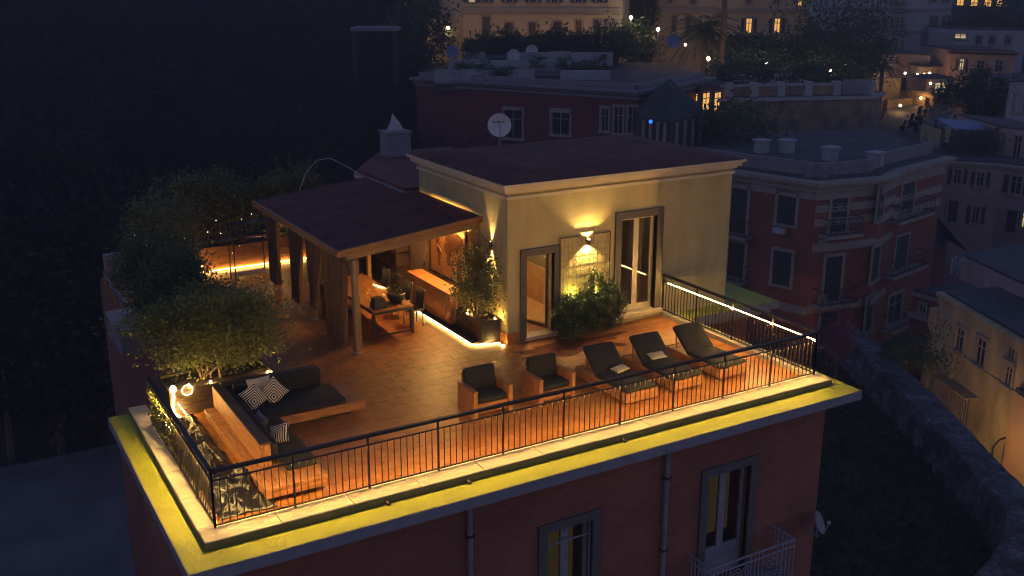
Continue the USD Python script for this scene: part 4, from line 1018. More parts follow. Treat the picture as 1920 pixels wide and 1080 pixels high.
# pink building with roof terrace
B = Block('apartment_building', 'pink apartment house with dark shutters and a roof terrace under a blue awning', 'building', [(1755, 300), (1880, 306), (1990, 322)], 76, ref=0, wall=m_pink, depth=11)
B.cornice(((.2, .2, .15), (.4, .15, .3)))
for u, v, w, h_ in ((1795, 331, 15, 28), (1838, 336, 15, 28), (1829, 403, 14, 34)): B.win(0, u, v, w, h_, 'dark', .12, 0, m_shutb)
B.win(0, 1786, 396, 18, 40, 'shut', .12, 0, m_shutb)
for u, v, w, h_, kd in ((1906, 347, 22, 36, 'dark'), (1897, 415, 20, 42, 'shut'), (1922, 412, 12, 30, 'pale')): B.win(1, u, v, w, h_, kd, .12, 0, m_shutb)
for u, v in ((1815, 366), (1815, 435)): B.band(0, u, v, .3)
zt = B.z; aw = thing('awning', 'long blue grey awning over the roof terrace of the pink house', 'awning')
a0, a1 = at_z(1785, 262, zt + 2.4)[:2] * 1, at_z(1885, 268, zt + 2.4)[:2]
aw0, aw1 = at_depth(1786, 240, 78), at_depth(1890, 248, 78)
m_awn = mat('blue_grey_awning', (.16, .2, .34), .8, .15, 3)
bk = np.array([*(FW[:2] / np.linalg.norm(FW[:2])) * 3.2, .35])
MB().add([aw0, aw1, aw1 + bk, aw0 + bk, aw0 - [0, 0, .1], aw1 - [0, 0, .1], aw1 + bk - [0, 0, .1], aw0 + bk - [0, 0, .1]], [[0, 1, 2, 3], [4, 7, 6, 5], [0, 4, 5, 1], [2, 6, 7, 3], [1, 5, 6, 2], [3, 7, 4, 0]]).build('canopy', m_awn, aw)
for q in (aw0, aw1, aw0 + bk, aw1 + bk): MB().box(q[0] - .05, q[0] + .05, q[1] - .05, q[1] + .05, zt + .1, q[2] - .12).build('post', m_iron, aw)
B2 = Block('stair_tower', 'pale pinkish stair block at the right end of the awning terrace', 'building', [(1878, 240), (1990, 252)], 77, ref=0, wall=m_pink, depth=8)
B2.win(0, 1908, 275, 16, 44, 'dark', .12)
g3 = np.random.default_rng(21)
for k, (u, v, lab) in enumerate(((1800, 278, 'dark plants under the blue awning at its left end'), (1828, 280, 'dark plants under the middle of the blue awning'), (1856, 282, 'dark plants under the blue awning at its right end'))):
    c = at_depth(u, v, 77.5); bush('terrace_plant', lab, 'plant', (c[0], c[1], zt + .1), (c[0], c[1], zt + 1.2), (1.1, .9, .95), 1300, .18, m_leaf2, g3, 3, 20, .25)
t = thing('lantern', 'small warm lamp on the terrace under the blue awning', 'lantern', at_depth(1862, 262, 79)); MB().sphere((0, 0, 0), .10, 1).build('globe', m_lantern, t); MB().box(-.02, .02, -.02, .02, .1, .6).build('cord', m_iron, t)

# ochre house on the right with the barred awning window
B = Block('yellow_house', 'yellow lamplit house with barred awning window along the street at the right', 'house', [(1766, 548), (1960, 662)], 54, ref=0, wall=m_ochre, depth=9, base=-24, back=RT[:2] + .25 * FW[:2])
B.cornice(((.1, .3, .12), (.4, .2, .25)), m_ochre)
for u, v, w, h_ in ((1801, 636, 16, 44), (1841, 660, 18, 54), (1899, 655, 14, 42), (1893, 705, 14, 40)): B.win(0, u, v, w, h_, 'dark', .14)
B.band(0, 1830, 605, .25, .1, m_ochre); B.band(0, 1850, 700, .18, .08, m_ochre)
t = B.t
x0, z1 = B.hit(0, 1775, 700); x1, z0 = B.hit(0, 1828, 795)
x0, x1 = min(x0, x1), max(x0, x1)
q = MB()
for i in range(15): x = x0 + (x1 - x0) * i / 14; B.panel(0, x - .015, x + .015, z1 - 3.2, z1 - .1, .55, .58, q)
for i in range(5): B.panel(0, x0, x1, z1 - 3.2 + i * .75, z1 - 3.16 + i * .75, .58, .60, q)
q.build('window_bar', m_gbars, B.t)
for i in range(22): x = x0 + (x1 - x0) * i / 21; B.panel(0, x - .04, x + .03, z1 - .10, z1 - .05, .0, .75).build('awning_slat', m_ochre, B.t)
B.part('corner_pilaster', m_ochre, 0, 1768, 560, 1779, 760, 0., .15)
B.panel(0, -.6, .0, B.base, B.z - 1., -.5, .25).build('corner_pilaster', m_ochre, B.t)
pz0 = B.z
B3 = Block('roof_cabin', 'pinkish roof terrace wall and lean-to roof above the yellow house', 'building', [(1803, 480), (1900, 526), (1985, 560)], 58, ref=0, wall=m_pink, depth=6, base=pz0 - .5, roof=m_tileroof, back=RT[:2] + .6 * FW[:2])
q0, q1 = at_depth(1812, 474, 60), at_depth(1985, 448, 60); q2, q3 = at_depth(1985, 500, 57), at_depth(1895, 500, 57)
MB().add([q0, q1, q2, q3, q0 - [0, 0, .15], q1 - [0, 0, .15], q2 - [0, 0, .15], q3 - [0, 0, .15]], [[0, 3, 2, 1], [4, 5, 6, 7], [0, 4, 7, 3], [3, 7, 6, 2], [0, 1, 5, 4]]).build('lean_to', m_tileroof, B3.t)
t = thing('small_arbour', 'small white post frame at the left end of the roof terrace', 'pergola')
for u, v in ((1787, 483), (1793, 480), (1803, 486), (1799, 489)):
    c = at_depth(u, v, 57); MB().box(c[0] - .05, c[0] + .05, c[1] - .05, c[1] + .05, pz0, c[2]).build('post', m_whitew, t)
dish('small pale dish on the roof terrace of the yellow house', at_depth(1855, 545, 55.5), .35, (-.5, -.8, .2), pole=.5)
# dark roofs between
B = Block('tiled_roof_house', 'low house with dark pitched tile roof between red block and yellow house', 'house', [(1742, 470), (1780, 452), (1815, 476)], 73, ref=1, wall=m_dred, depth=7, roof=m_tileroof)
r0, r1 = B.poly[0], B.poly[2]
rg = [np.array([*B.p[0], B.z + .12]), np.array([*B.p[1], B.z + .12]), np.array([*B.p[2], B.z + .12])]
ap = np.array([*np.mean(B.poly, 0), B.z + 1.8])
bk3, bk4 = np.array([*B.poly[3], B.z + .12]), np.array([*B.poly[4], B.z + .12])
MB().add([*rg, bk3, bk4, ap], [[0, 1, 5], [1, 2, 5], [2, 3, 5], [3, 4, 5], [4, 0, 5]]).build('tile_roof', m_tileroof, B.t)
B = Block('small_red_house', 'small red house with a white framed window below the tiled roofs', 'house', [(1712, 545), (1765, 560)], 62, ref=0, wall=m_red, depth=4, back=RT[:2] + .3 * FW[:2])
B.win(0, 1731, 578, 14, 18, 'dark', .1); B.band(0, 1735, 596, .3, .3, m_trim); B.band(0, 1735, 556, .2, .2)

# garden wall: an old curved retaining wall with a rounded top
gz = -10.4
m_gst = usdkit.material(stage, '/World/Looks/mossy_stone_wall', {'g': ('geometry', {}), 'v': ('voronoi_texture', {'scale': 2.8, 'randomness': 1.}), 'e': ('voronoi_texture', {'feature': 'distance_to_edge', 'scale': 2.8, 'randomness': 1.}), 'sep': ('separate_color', {}), 'r': ('rgb_ramp', {'ramp': [(0, (.07, .065, .07)), (1, (.17, .16, .17))]}), 'er': ('rgb_ramp', {'ramp': [(0, (.6, .6, .6)), (.12, (1, 1, 1))]}), 'n': ('noise_texture', {'scale': .8, 'detail': 6.}), 'nr': ('rgb_ramp', {'ramp': [(.35, (.35, .40, .30)), (.65, (1.1, 1.1, 1.1))]}), 'm': ('mix', {'mix_type': 'multiply', 'fac': 1.}), 'm2': ('mix', {'mix_type': 'multiply', 'fac': 1.}), 'b': ('bump', {'strength': .9, 'distance': .08}), 'p': ('principled_bsdf', {'roughness': .95})},
    [('g.position', 'v.vector'), ('g.position', 'e.vector'), ('g.position', 'n.vector'), ('v.color', 'sep.color'), ('sep.r', 'r.fac'), ('e.distance', 'er.fac'), ('n.fac', 'nr.fac'), ('r.color', 'm.color1'), ('er.color', 'm.color2'), ('m.color', 'm2.color1'), ('nr.color', 'm2.color2'), ('m2.color', 'p.base_color'), ('er.color', 'b.height'), ('b.normal', 'p.normal')], surface='p.BSDF')
path = [at_z(u, v, -9.)[:2] for u, v in ((1575, 612), (1612, 640), (1680, 702), (1760, 782), (1840, 868), (1905, 940), (1925, 985), (1912, 1035), (1880, 1080), (1820, 1150))]
path = np.array(path); tt = np.linspace(0, len(path) - 1, 90)
from scipy.interpolate import CubicSpline
ps = CubicSpline(np.arange(len(path)), path)(tt); tg = np.gradient(ps, axis=0); tg /= np.linalg.norm(tg, axis=1, keepdims=True); nm = np.stack([-tg[:, 1], tg[:, 0]], 1)
if (nm[40] @ (np.array([20, 5]) - ps[40])) < 0: nm = -nm      # towards the garden
prof = [(-.75, -15.), (-.74, -9.15), (-.70, -8.98), (-.3, -8.9), (.2, -8.9), (.62, -8.96), (.70, -9.1), (.80, -9.7), (.92, -10.3), (1.05, -11.)]
W = np.array([[[*(ps[i] + nm[i] * o), z] for o, z in prof] for i in range(90)])
nz_ = meshkit.fbm(W.reshape(-1, 3) * 1.1, 3).reshape(90, len(prof)) - .5
W[:, 1:, 2] += nz_[:, 1:] * .12; W[..., 0] += nz_ * .12
t = thing('garden_wall', 'old curved stone garden wall with a broad rounded top', 'wall'); MB().grid(W).build('wall', m_gst, t, smooth=40)
m_gard = mat('garden_lawn', (.022, .024, .012), .95, .6, .5, .5, 8)
gp = [ps[i] + nm[i] * .9 for i in range(0, 90, 4)]
gpoly = [np.array([14.3, -12.]), np.array([14.3, 30.])] + [np.array([30, 36.])] + gp
gpm = m3.CrossSection([np.array(gpoly)[::1 if area(gpoly) > 0 else -1]]).extrude(.3).to_mesh()
MB().add(np.array(gpm.vert_properties[:, :3]) + [0, 0, gz - .3], np.array(gpm.tri_verts)).build('garden_ground', m_gard, kind='structure')
from shapely.geometry import Polygon, Point
gpl = Polygon([tuple(q) for q in gpoly]).buffer(0)
mx, my, Mx, My = gpl.bounds
pts = rng.uniform((mx, my), (Mx, My), (26000, 2)); import shapely
pts = pts[shapely.contains_xy(gpl, pts[:, 0], pts[:, 1])]
v, f = leaves(np.column_stack([pts, gz + .06 + .35 * rng.random(len(pts)) ** 2 * meshkit.fbm(np.column_stack([pts * .35, pts[:, 0] * 0]), 3) * 2]), .32, rng, .4, .8)
MB().add(v, f).build('grass', mat('garden_grass', (.030, .038, .014), .8, .6, 1.2, trans=.2), kind='stuff', label='dark overgrown grass in the garden below the building', cat='grass')
fb = at_depth(1572, 632, 47); bush('flowering_bush', 'pink flowering bush at the far end of the garden wall', 'bush', (fb[0], fb[1], gz), (fb[0], fb[1], fb[2]), (.8, .8, 1.2), 1500, .16, mat('pink_blossom', (.26, .07, .09), .8), g3, 3, 24, .25)

# street behind the wall
m_street = mat('street_asphalt', (.10, .09, .08), .85, .3, .6, .3, 10)
MB().grid(np.array([[[*(ps[i] - nm[i] * o), -13.6] for o in (.7, 4, 14)] for i in range(0, 90, 6)])).build('street', m_street, kind='structure')
sw = at_depth(1905, 815, 48)
t = thing('street_lamp', 'curved street lamp arm beside the yellow house wall', 'street lamp', at_depth(1862, 838, 48)); MB().tube([[0, 0, -5], [0, 0, 0], [.25, -.1, .35], [.9, -.45, .6], [1.5, -.75, .62]], .05, 8).build('arm', m_iron, t); MB().obox((1.6, -.8, .62), (.5, .25, .12), rot([0, 0, 1], -27), c=.03).build('head', m_iron, t)
B = Block('pink_house', 'salmon house end behind the curved street lamp arm', 'house', [(1900, 730), (1990, 800)], 47, back=RT[:2], ref=0, wall=mat('salmon_plaster', (.30, .19, .13), .85, .15, .6), depth=5, base=-16)
# lamp out of view that lights this street side (its pool is what the photograph shows)
for loc, lab in ((at_depth(1786, 832, 46), 'warm street lamp glowing behind the garden wall by the yellow house'), (at_depth(1668, 712, 49), 'warm lamp behind the end of the garden wall below the red block'), (at_depth(1893, 955, 42), 'warm street lamp behind the near bend of the garden wall')):
    t = thing('street_lamp', lab, 'street lamp', loc); MB().box(-.04, .04, -.04, .04, -6, -.2).build('pole', m_iron, t); MB().sphere((0, 0, 0), .07 if 'near bend' in lab else .2, 2).build('globe', m_lantern if 'near bend' in lab else m_strong, t)
    MB().lathe((0, 0, 0), [(.0001, .36), (.28, .2), (.27, .18), (.0001, .3)], 14).build('hood', m_iron, t)
tv = at_depth(1720, 655, 51); bush('roadside_tree', 'dark leafy tree over the street between red block and yellow house', 'tree', (tv[0], tv[1], -15), tuple(tv), (2.1, 1.6, 1.0), 2600, .17, m_leaf2, g3, 4, 26, .25)

# stone retaining wall with balustrade and two cars
B = Block('retaining_wall', 'long rough stone retaining wall carrying the upper street', 'wall', [(1330, 186), (1480, 183), (1636, 180), (1655, 174)], 88, ref=1, wall=m_stone, depth=14, roof=m_street)
zs = B.z + .12
B.cornice(((.35, .3, .2),), m_grey)
bal = thing('balustrade', 'grey street balustrade with square piers on the retaining wall', 'balustrade')
for k in (0, 1):
    B.panel(k, .02, B.seg(k)[3] - .02, zs + .85, zs + 1.05, -.35, -.05).build('coping', m_grey, bal)
    B.panel(k, .02, B.seg(k)[3] - .02, zs + .1, zs + .84, -.28, -.12).build('panel', m_stone, bal)
for k, u in ((0, 1367), (0, 1415), (0, 1465), (1, 1517), (1, 1570), (1, 1634)):
    x, _ = B.hit(k, u, 165); B.panel(k, x - .35, x + .35, zs, zs + 1.2, -.45, .05).build('pier', m_grey, bal)
for i in range(16):
    x, _ = B.hit(1, 1580 + i * 3.4, 168); B.panel(1, x - .05, x + .05, zs + .1, zs + 1.35, .06, .12).build('baluster', m_whitew, bal)
def car(label, loc, rz, paint):
    t = thing('parked_car', label, 'car', loc, rz)
    pf = [(-2.1, .35), (-2.12, .75), (-1.9, .95), (-1.2, 1.02), (-.75, 1.42), (.6, 1.46), (1.35, 1.05), (2.0, .92), (2.12, .6), (2.08, .32)]
    c = MB().prism(pf, -.84, .84); c.v = [np.stack([v[:, 0], v[:, 2] * (1 - .12 * np.clip(v[:, 1] - .95, 0, 1)), v[:, 1]], 1) for v in c.v]; c.build('body', paint, t)
    for s_ in (-1, 1):
        w = MB().add([[-1.05, s_ * .80, 1.04], [-.68, s_ * .78, 1.36], [.55, s_ * .78, 1.39], [1.12, s_ * .80, 1.06]], [[0, 1, 2, 3]]); w.v = [v + [0, s_ * .035, 0] for v in w.v]; w.build('side_window', m_darkglass, t)
        for x in (-1.35, 1.35):
            wl = MB().lathe((0, 0, 0), [(.0001, -.1), (.3, -.1), (.33, -.06), (.33, .06), (.3, .1), (.0001, .1)], 16); wl.v = [np.stack([v[:, 0] + x, v[:, 2] + s_ * .78, v[:, 1] + .33], 1) for v in wl.v]; wl.build('wheel', m_black, t)
        MB().box(2.06, 2.14, s_ * .6 - .16, s_ * .6 + .16, .62, .76, c=.02).build('headlight', m_metalw, t)
        MB().box(-2.15, -2.08, s_ * .62 - .14, s_ * .62 + .14, .7, .85, c=.02).build('tail_light', m_red, t)
    return t
for u, lab in ((1393, 'white parked car on the upper street, the left one'), (1477, 'white parked car on the upper street, the right one')):
    c = at_z(u, 160, zs + .6); away = FW[:2] / np.linalg.norm(FW[:2]); c[:2] += away * 1.2
    car(lab, (c[0], c[1], zs), math.degrees(math.atan2(RT[1], RT[0])), m_metalw)
q = at_z(1440, 150, zs + .6)

# hedges and statues of the upper garden behind the cars
def mass(name, label, cat, u, v, D, rad, n, size, mt=m_leaf2, group=None, stems=3, zb=None, clumps=30):
    c = at_depth(u, v, D); b0 = terrain_z(c[0], c[1]) if zb is None else zb
    return bush(name, label, cat, (c[0], c[1], min(b0, c[2] - rad[2] * .8)), tuple(c), rad, n * 4, size * .8, mt, g3, stems, clumps, .25, group)

# dark red building behind the terrace house
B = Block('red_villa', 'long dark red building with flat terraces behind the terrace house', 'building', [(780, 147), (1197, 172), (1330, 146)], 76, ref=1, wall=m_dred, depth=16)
B.cornice(((.0, .2, .15), (.3, .12, .3), (.5, .2, .55)), m_fascia)
B.parapet(.5, m_fascia, .4)
for u, v, w, h_ in ((963, 232, 34, 56), (1052, 230, 34, 46)): B.win(0, u, v, w, h_, 'dark', .16); 
B.part('awning_box', m_trim, 0, 945, 201, 978, 207, 0, .4); B.part('awning_box', m_trim, 0, 1035, 205, 1073, 212, 0, .4)
B.win(1, 1135, 222, 9, 40, 'dark', .15) if False else B.win(0, 1135, 224, 14, 44, 'dark', .15)
for u in (1160, 1186): B.win(0, u, 225, 18, 52, 'dark', .12)
zr = B.z
for k, (v0, u0, u1, hh, D) in enumerate(((140, 815, 1145, .8, 84), (122, 840, 1110, 1.0, 89), (108, 870, 1150, 1.1, 93))):
    t = thing('roof_terrace_wall', ('lowest white terrace wall above the dark red building', 'middle white terrace wall above the dark red building', 'uppermost white terrace wall above the dark red building')[k], 'wall')
    q0, q1 = at_depth(u0, v0 - 8, D), at_depth(u1, v0 + 2, D); q1[2] = q0[2]
    n_ = 7
    for i in range(n_):
        if (i * 3 + k) % 7 == 5: continue
        aa, bb = q0 + (q1 - q0) * i / n_, q0 + (q1 - q0) * (i + .985) / n_
        MB().bar(aa - [0, 0, .5], bb - [0, 0, .5], .3, .7 + hh * .5 + .1 * math.sin(i * 2.)).build('wall', m_whitew, t)
    dk = FW[:2] / np.linalg.norm(FW[:2]) * 5
    e0, e1 = q0 - [0, 0, .1], q1 - [0, 0, .1]
    MB().add([e0 + [0, 0, -.3], e1 + [0, 0, -.3], e1 + [*dk, -.3], e0 + [*dk, -.3], e0 - [0, 0, 1.6], e1 - [0, 0, 1.6], e1 + [*dk, -1.6], e0 + [*dk, -1.6]], [[0, 1, 2, 3], [4, 7, 6, 5], [0, 4, 5, 1], [2, 6, 7, 3], [1, 5, 6, 2], [3, 7, 4, 0]]).build('deck', m_rooff, t)
for k, (u, v, D, lab) in enumerate(((848, 97, 93, 'blue tinted dish at the left end of the upper terraces'), (963, 104, 91, 'pale dish in the middle of the upper terraces'), (997, 96, 93, 'pale dish beside the dark garden shrubs of the villa'), (1262, 77, 95, 'blue round dish beside the palm tree'))):
    c = at_depth(u, v, D); dish(lab, tuple(c - np.array([0, 0, .5])), .55 if k < 3 else .62, (-.45, -.85, .15), pole=.5, mt=m_awn if k in (0, 3) else m_metalw)

# covered veranda with white posts
B = Block('veranda', 'green roofed veranda with white posts behind the terrace house roof', 'building', [(1205, 222), (1258, 228), (1328, 214)], 70, ref=1, wall=m_dim, depth=8, roof=m_tileroof)
c0 = np.mean(B.poly, 0); ap = np.array([*c0, B.z + 2.4]); rr_ = [np.array([*q, B.z]) for q in B.poly]
MB().add([*rr_, ap], [[i, (i + 1) % 5, 5] for i in range(5)]).build('hip_roof', mat('green_black_roof', (.035, .045, .035), .9, .4, 1), B.t)
for k, us in ((0, (1209, 1222, 1236, 1249)), (1, (1266, 1281, 1296, 1311, 1324))):
    for u in us: x, _ = B.hit(k, u, 240); B.panel(k, x - .09, x + .09, B.base, B.z - .1, .02, .2).build('post', m_trim, B.t)
t = thing('blue_light', 'small blue light shining under the veranda roof', 'light', at_depth(1220, 228, 68)); MB().sphere((0, 0, 0), .13, 2).build('globe', m_neon, t); MB().box(-.02, .02, -.02, .02, .13, .3).build('bracket', m_iron, t)
# lit mullioned windows house
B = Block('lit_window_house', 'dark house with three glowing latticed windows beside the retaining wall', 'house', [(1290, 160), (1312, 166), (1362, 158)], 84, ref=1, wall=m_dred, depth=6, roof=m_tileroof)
for u, w, h_ in ((1323, 14, 34), (1345, 14, 36)): B.win(1, u, 190, w, h_, 'lit', .1)
B.win(0, 1305, 182, 9, 16, 'lit', .1)

# cream villa
B = Block('villa', 'cream lamplit villa with tall shuttered windows at the top of the picture', 'villa', [(822, -60, 111), (868, -60, 108), (1168, -52, 104), (1190, -70, 112)], 108, z1=12., ref=1, wall=m_cream2, depth=14)
for u, v, w, h_ in ((912, 52, 14, 42), (955, 60, 14, 36), (998, 58, 13, 32), (1045, 58, 12, 36), (1085, 56, 11, 36), (1118, 54, 10, 34)): B.win(1, u, v, w, h_, 'shut', .18, 0, m_shutb)
for u in (885, 910, 955, 1000, 1040, 1085, 1125): B.win(1, u, -14, 12, 38, 'dark' if u != 885 else 'pale', .18, 0, m_shut)
B.band(1, 1000, 18, .4, .2); B.band(1, 1000, 26, .15, .12); B.band(1, 1000, 86, .5, .12)
for u, v in ((1135, 54), (1150, 54)): B.win(1, u, v, 7, 34, 'dark', .12)
p_ = Block('villa_annex', 'low villa porch with lit opening left of the cream villa', 'building', [(800, 35), (868, 30)], 106, ref=0, wall=m_cream2, depth=5)
p_.win(0, 845, 60, 26, 18, 'pale', .1); p_.win(0, 878, 52, 8, 30, 'dark', .1) if False else None
# mid villa with palm
B = Block('villa', 'ornate pale villa with two glowing windows behind the palm tree', 'villa', [(1230, -40, 113), (1345, -38, 112), (1520, -34, 110)], 112, z1=12.5, ref=1, wall=m_cream2, depth=14)
for u in (1264, 1290): B.win(0, u, 46, 8, 34, 'shut', .2, 0, m_shutb)
for u in (1257, 1300): B.win(0, u, -8, 9, 30, 'dark', .2)
B.band(0, 1290, 18, .5, .25); B.band(0, 1290, 72, .5, .2)
for u in (1404, 1457): B.win(1, u, 48, 12, 28, 'lit', .16, 0, m_shut)
B.win(1, 1500, 4, 9, 14, 'lit', .12); B.win(1, 1404, -6, 11, 26, 'dark', .16); B.win(1, 1457, -6, 11, 26, 'dark', .16)
B.band(1, 1430, 20, .35, .25); B.band(1, 1430, 70, .4, .2)
# tall pale apartments
B = Block('tall_apartment_building', 'tall pale apartment building with rows of dark windows at upper right', 'building', [(1575, -70, 142), (1655, -64, 140), (1740, -58, 137), (1795, -72, 142)], 140, z1=16., ref=1, wall=m_grey, depth=18)
for v in (-4, 42, 84):
    for u, w in ((1662, 6), (1672, 6), (1681, 6), (1692, 5)): B.win(1, u, v, w, 20, 'dark', .1)
    for u, w in ((1746, 5), (1754, 6), (1769, 5), (1778, 6)): B.win(2, u, v - 2, w, 20, 'dark', .1)
for v in (18, 58, 100): B.band(1, 1700, v, .3, .15); B.band(2, 1765, v - 1, .3, .15)
B.win(1, 1687, 0, 4, 14, 'pale', .1)
B.balcony(1, *[B.hit(1, u, 20)[0] for u in (1672, 1700)], B.hit(1, 1686, 18)[1]); B.balcony(1, *[B.hit(1, u, 60)[0] for u in (1672, 1700)], B.hit(1, 1686, 60)[1])
B = Block('base_house', 'pinkish lower house at the foot of the tall apartment building', 'house', [(1640, 106), (1690, 100), (1745, 104)], 124, ref=1, wall=m_pink, depth=10)
B.win(0, 1672, 158, 0.1 + 10, 22, 'shut', .15) if False else B.win(1, 1697, 158, 14, 24, 'shut', .15)
B = Block('pink_house', 'long pink house with three windows beside the lantern lit lane', 'house', [(1783, 94), (1905, 97)], 118, ref=0, wall=mat('rose_plaster', (.40, .25, .19), .85, .12, .6), depth=9)
B.cornice(((.2, .15, .2), (.35, .15, .5)), m_shutb)
B.win(0, 1803, 121, 9, 22, 'pale', .12, 0, m_shutb)
for u in (1838, 1873): B.win(0, u, 124, 15, 22, 'dark', .12)
B = Block('lane_house', 'ochre lane house end lit by a cluster of lanterns', 'house', [(1730, 126), (1783, 124)], 119, ref=0, wall=m_ochre, depth=8, roof=m_tileroof)
B = Block('shop_front', 'low shop with a large white four paned lit window', 'shop', [(1738, 149), (1790, 147)], 110, ref=0, wall=m_pink, depth=5, roof=m_tileroof)
B.win(0, 1763, 164, 23, 20, 'pale', .12)
for tops_, D_, lab in (([(1664, 190), (1712, 186)], 101.5, 'lower ochre lane wall behind the lowest lantern'), ([(1710, 172), (1752, 176)], 103.5, 'ochre lane wall behind the lantern halfway down the lane'), ([(1640, 150), (1690, 148)], 119.5, 'pinkish lane wall behind the white wall lanterns')):
    Block('lane_wall', lab, 'wall', tops_, D_, ref=0, wall=m_oldochre, depth=1.2, roof=m_stone)
# parked scooters glinting in the lane
lane = [at_depth(u, v, D) for u, v, D in ((1735, 186, 106), (1728, 204, 101.5), (1722, 220, 98.5), (1714, 234, 96), (1706, 246, 94), (1690, 262, 91.5), (1664, 285, 89))]
MB().grid(np.array([[q + RT * o - [0, 0, .02] for o in (-3.4, 0, 2.2)] for q in lane])).build('lane', m_street, kind='structure')
for k, q in enumerate(lane[1:5]):
    c = q + RT * (.5 - .2 * k) + np.array([0, 0, .74]); t = thing('parked_scooter', ('topmost dark scooter parked down the lane', 'second dark scooter parked down the lane', 'third dark scooter parked down the lane', 'lowest dark scooter parked down the lane')[k], 'scooter', c, 40 + 25 * k)
    for x in (-.6, .6):
        w_ = MB().lathe((0, 0, 0), [(.0001, -.05), (.2, -.05), (.24, 0), (.2, .05), (.0001, .05)], 14); w_.v = [np.stack([q_[:, 0] + x, q_[:, 2], q_[:, 1] - .5], 1) for q_ in w_.v]; w_.build('wheel', m_black, t)
    MB().obox((-.35, 0, -.1), (.85, .3, .34), c=.08).obox((.45, 0, -.1), (.12, .4, .75), rot([0, 1, 0], -15), c=.04).obox((.05, 0, -.38), (.7, .28, .08), c=.02).build('body', m_darkglass, t)
    MB().obox((-.35, 0, .11), (.75, .26, .09), c=.03).build('saddle', m_leather, t); MB().bar((.52, -.3, .38), (.52, .3, .38), .04).build('handlebar', m_metalw, t)
# lane walls, ivy and terrace on the right
B = Block('ochre_wall', 'tall ochre garden wall beside the lane with dark ivy', 'wall', [(1765, 245), (1800, 188), (1895, 184)], 100, ref=1, wall=m_ochre, depth=4, roof=m_tileroof)
for k, (u, v, rx) in enumerate(((1840, 205, 2.2), (1885, 185, 2.6), (1800, 170, 3.0), (1850, 165, 3.0))):
    mass('ivy_clump', ('dark ivy hanging on the middle of the ochre wall', 'dark shrub at the right end of the ochre wall', 'dark hedge below the pink house at its left', 'dark hedge below the pink house windows')[k], 'shrub', u, v, 99 - k, (rx, 1.2, 1.7), 420, .5)
B = Block('side_house', 'pale grey house with louvred shutters cut by the right picture edge', 'house', [(1893, 155), (1985, 150)], 96, ref=0, wall=m_grey, depth=7)
B.win(0, 1910, 195, 16, 30, 'shut', .14, 0, m_grey)
B = Block('terrace_restaurant', 'orange lit restaurant terrace at the top right corner', 'building', [(1788, -34, 160), (1905, -32, 158)], 160, z1=12., ref=0, wall=m_ochre, depth=8)
for u in (1800, 1826, 1852, 1874): B.win(0, u, 8, 14, 18, 'lit', .15)
B.part('terrace_parapet', m_whitew, 0, 1788, 20, 1885, 24, 1.5, 2.0)
B = Block('upper_house', 'dark blue grey houses stepping up behind the pink house', 'house', [(1785, 55), (1925, 58)], 132, ref=0, wall=m_grey, depth=10)
for u in (1835, 1860, 1890): B.win(0, u, 75, 12, 16, 'dark', .12)
B.win(0, 1801, 68, 22, 9, 'pale', .1)

# pavilion in the dark on the left hill
t = thing('pavilion', 'dim blue flat roofed pavilion in the dark trees on the left hill', 'pavilion')
c = at_depth(700, 48, 92); ax = RT[:2]
e0, e1 = at_depth(656, 52, 92), at_depth(744, 50, 92); e1[2] = e0[2]
bk = np.array([*(FW[:2] / np.linalg.norm(FW[:2])) * 4, 0])
MB().add([e0, e1, e1 + bk, e0 + bk, e0 - [0, 0, .3], e1 - [0, 0, .3], e1 + bk - [0, 0, .3], e0 + bk - [0, 0, .3]], [[0, 1, 2, 3], [4, 7, 6, 5], [0, 4, 5, 1], [2, 6, 7, 3], [1, 5, 6, 2], [3, 7, 4, 0]]).build('roof', m_fascia, t)
for q in (e0 + (e1 - e0) * .08, e0 + (e1 - e0) * .95, e0 + (e1 - e0) * .95 + bk, e0 + (e1 - e0) * .08 + bk): MB().box(q[0] - .18, q[0] + .18, q[1] - .18, q[1] + .18, q[2] - 5, q[2] - .31).build('post', m_dim, t)

# potted plants on the terraces above the dark red building
for k, (u, v, D) in enumerate(((868, 130, 84.5), (905, 128, 84.5), (948, 134, 84), (1010, 118, 89), (1062, 120, 89), (1100, 126, 88), (1130, 112, 93), (890, 104, 93))):
    mass('potted_shrub', f"{('first', 'second', 'third', 'fourth', 'fifth', 'sixth', 'seventh', 'eighth')[k]} of the small dark shrubs dotted over the roof terraces, counted along the terraces", 'shrub', u, v, D, (.8 + .3 * (k % 3), .6, .55 + .15 * (k % 2)), 130, .3, group='shrubs on the roof terraces', zb=at_depth(u, v, D)[2] - .6)
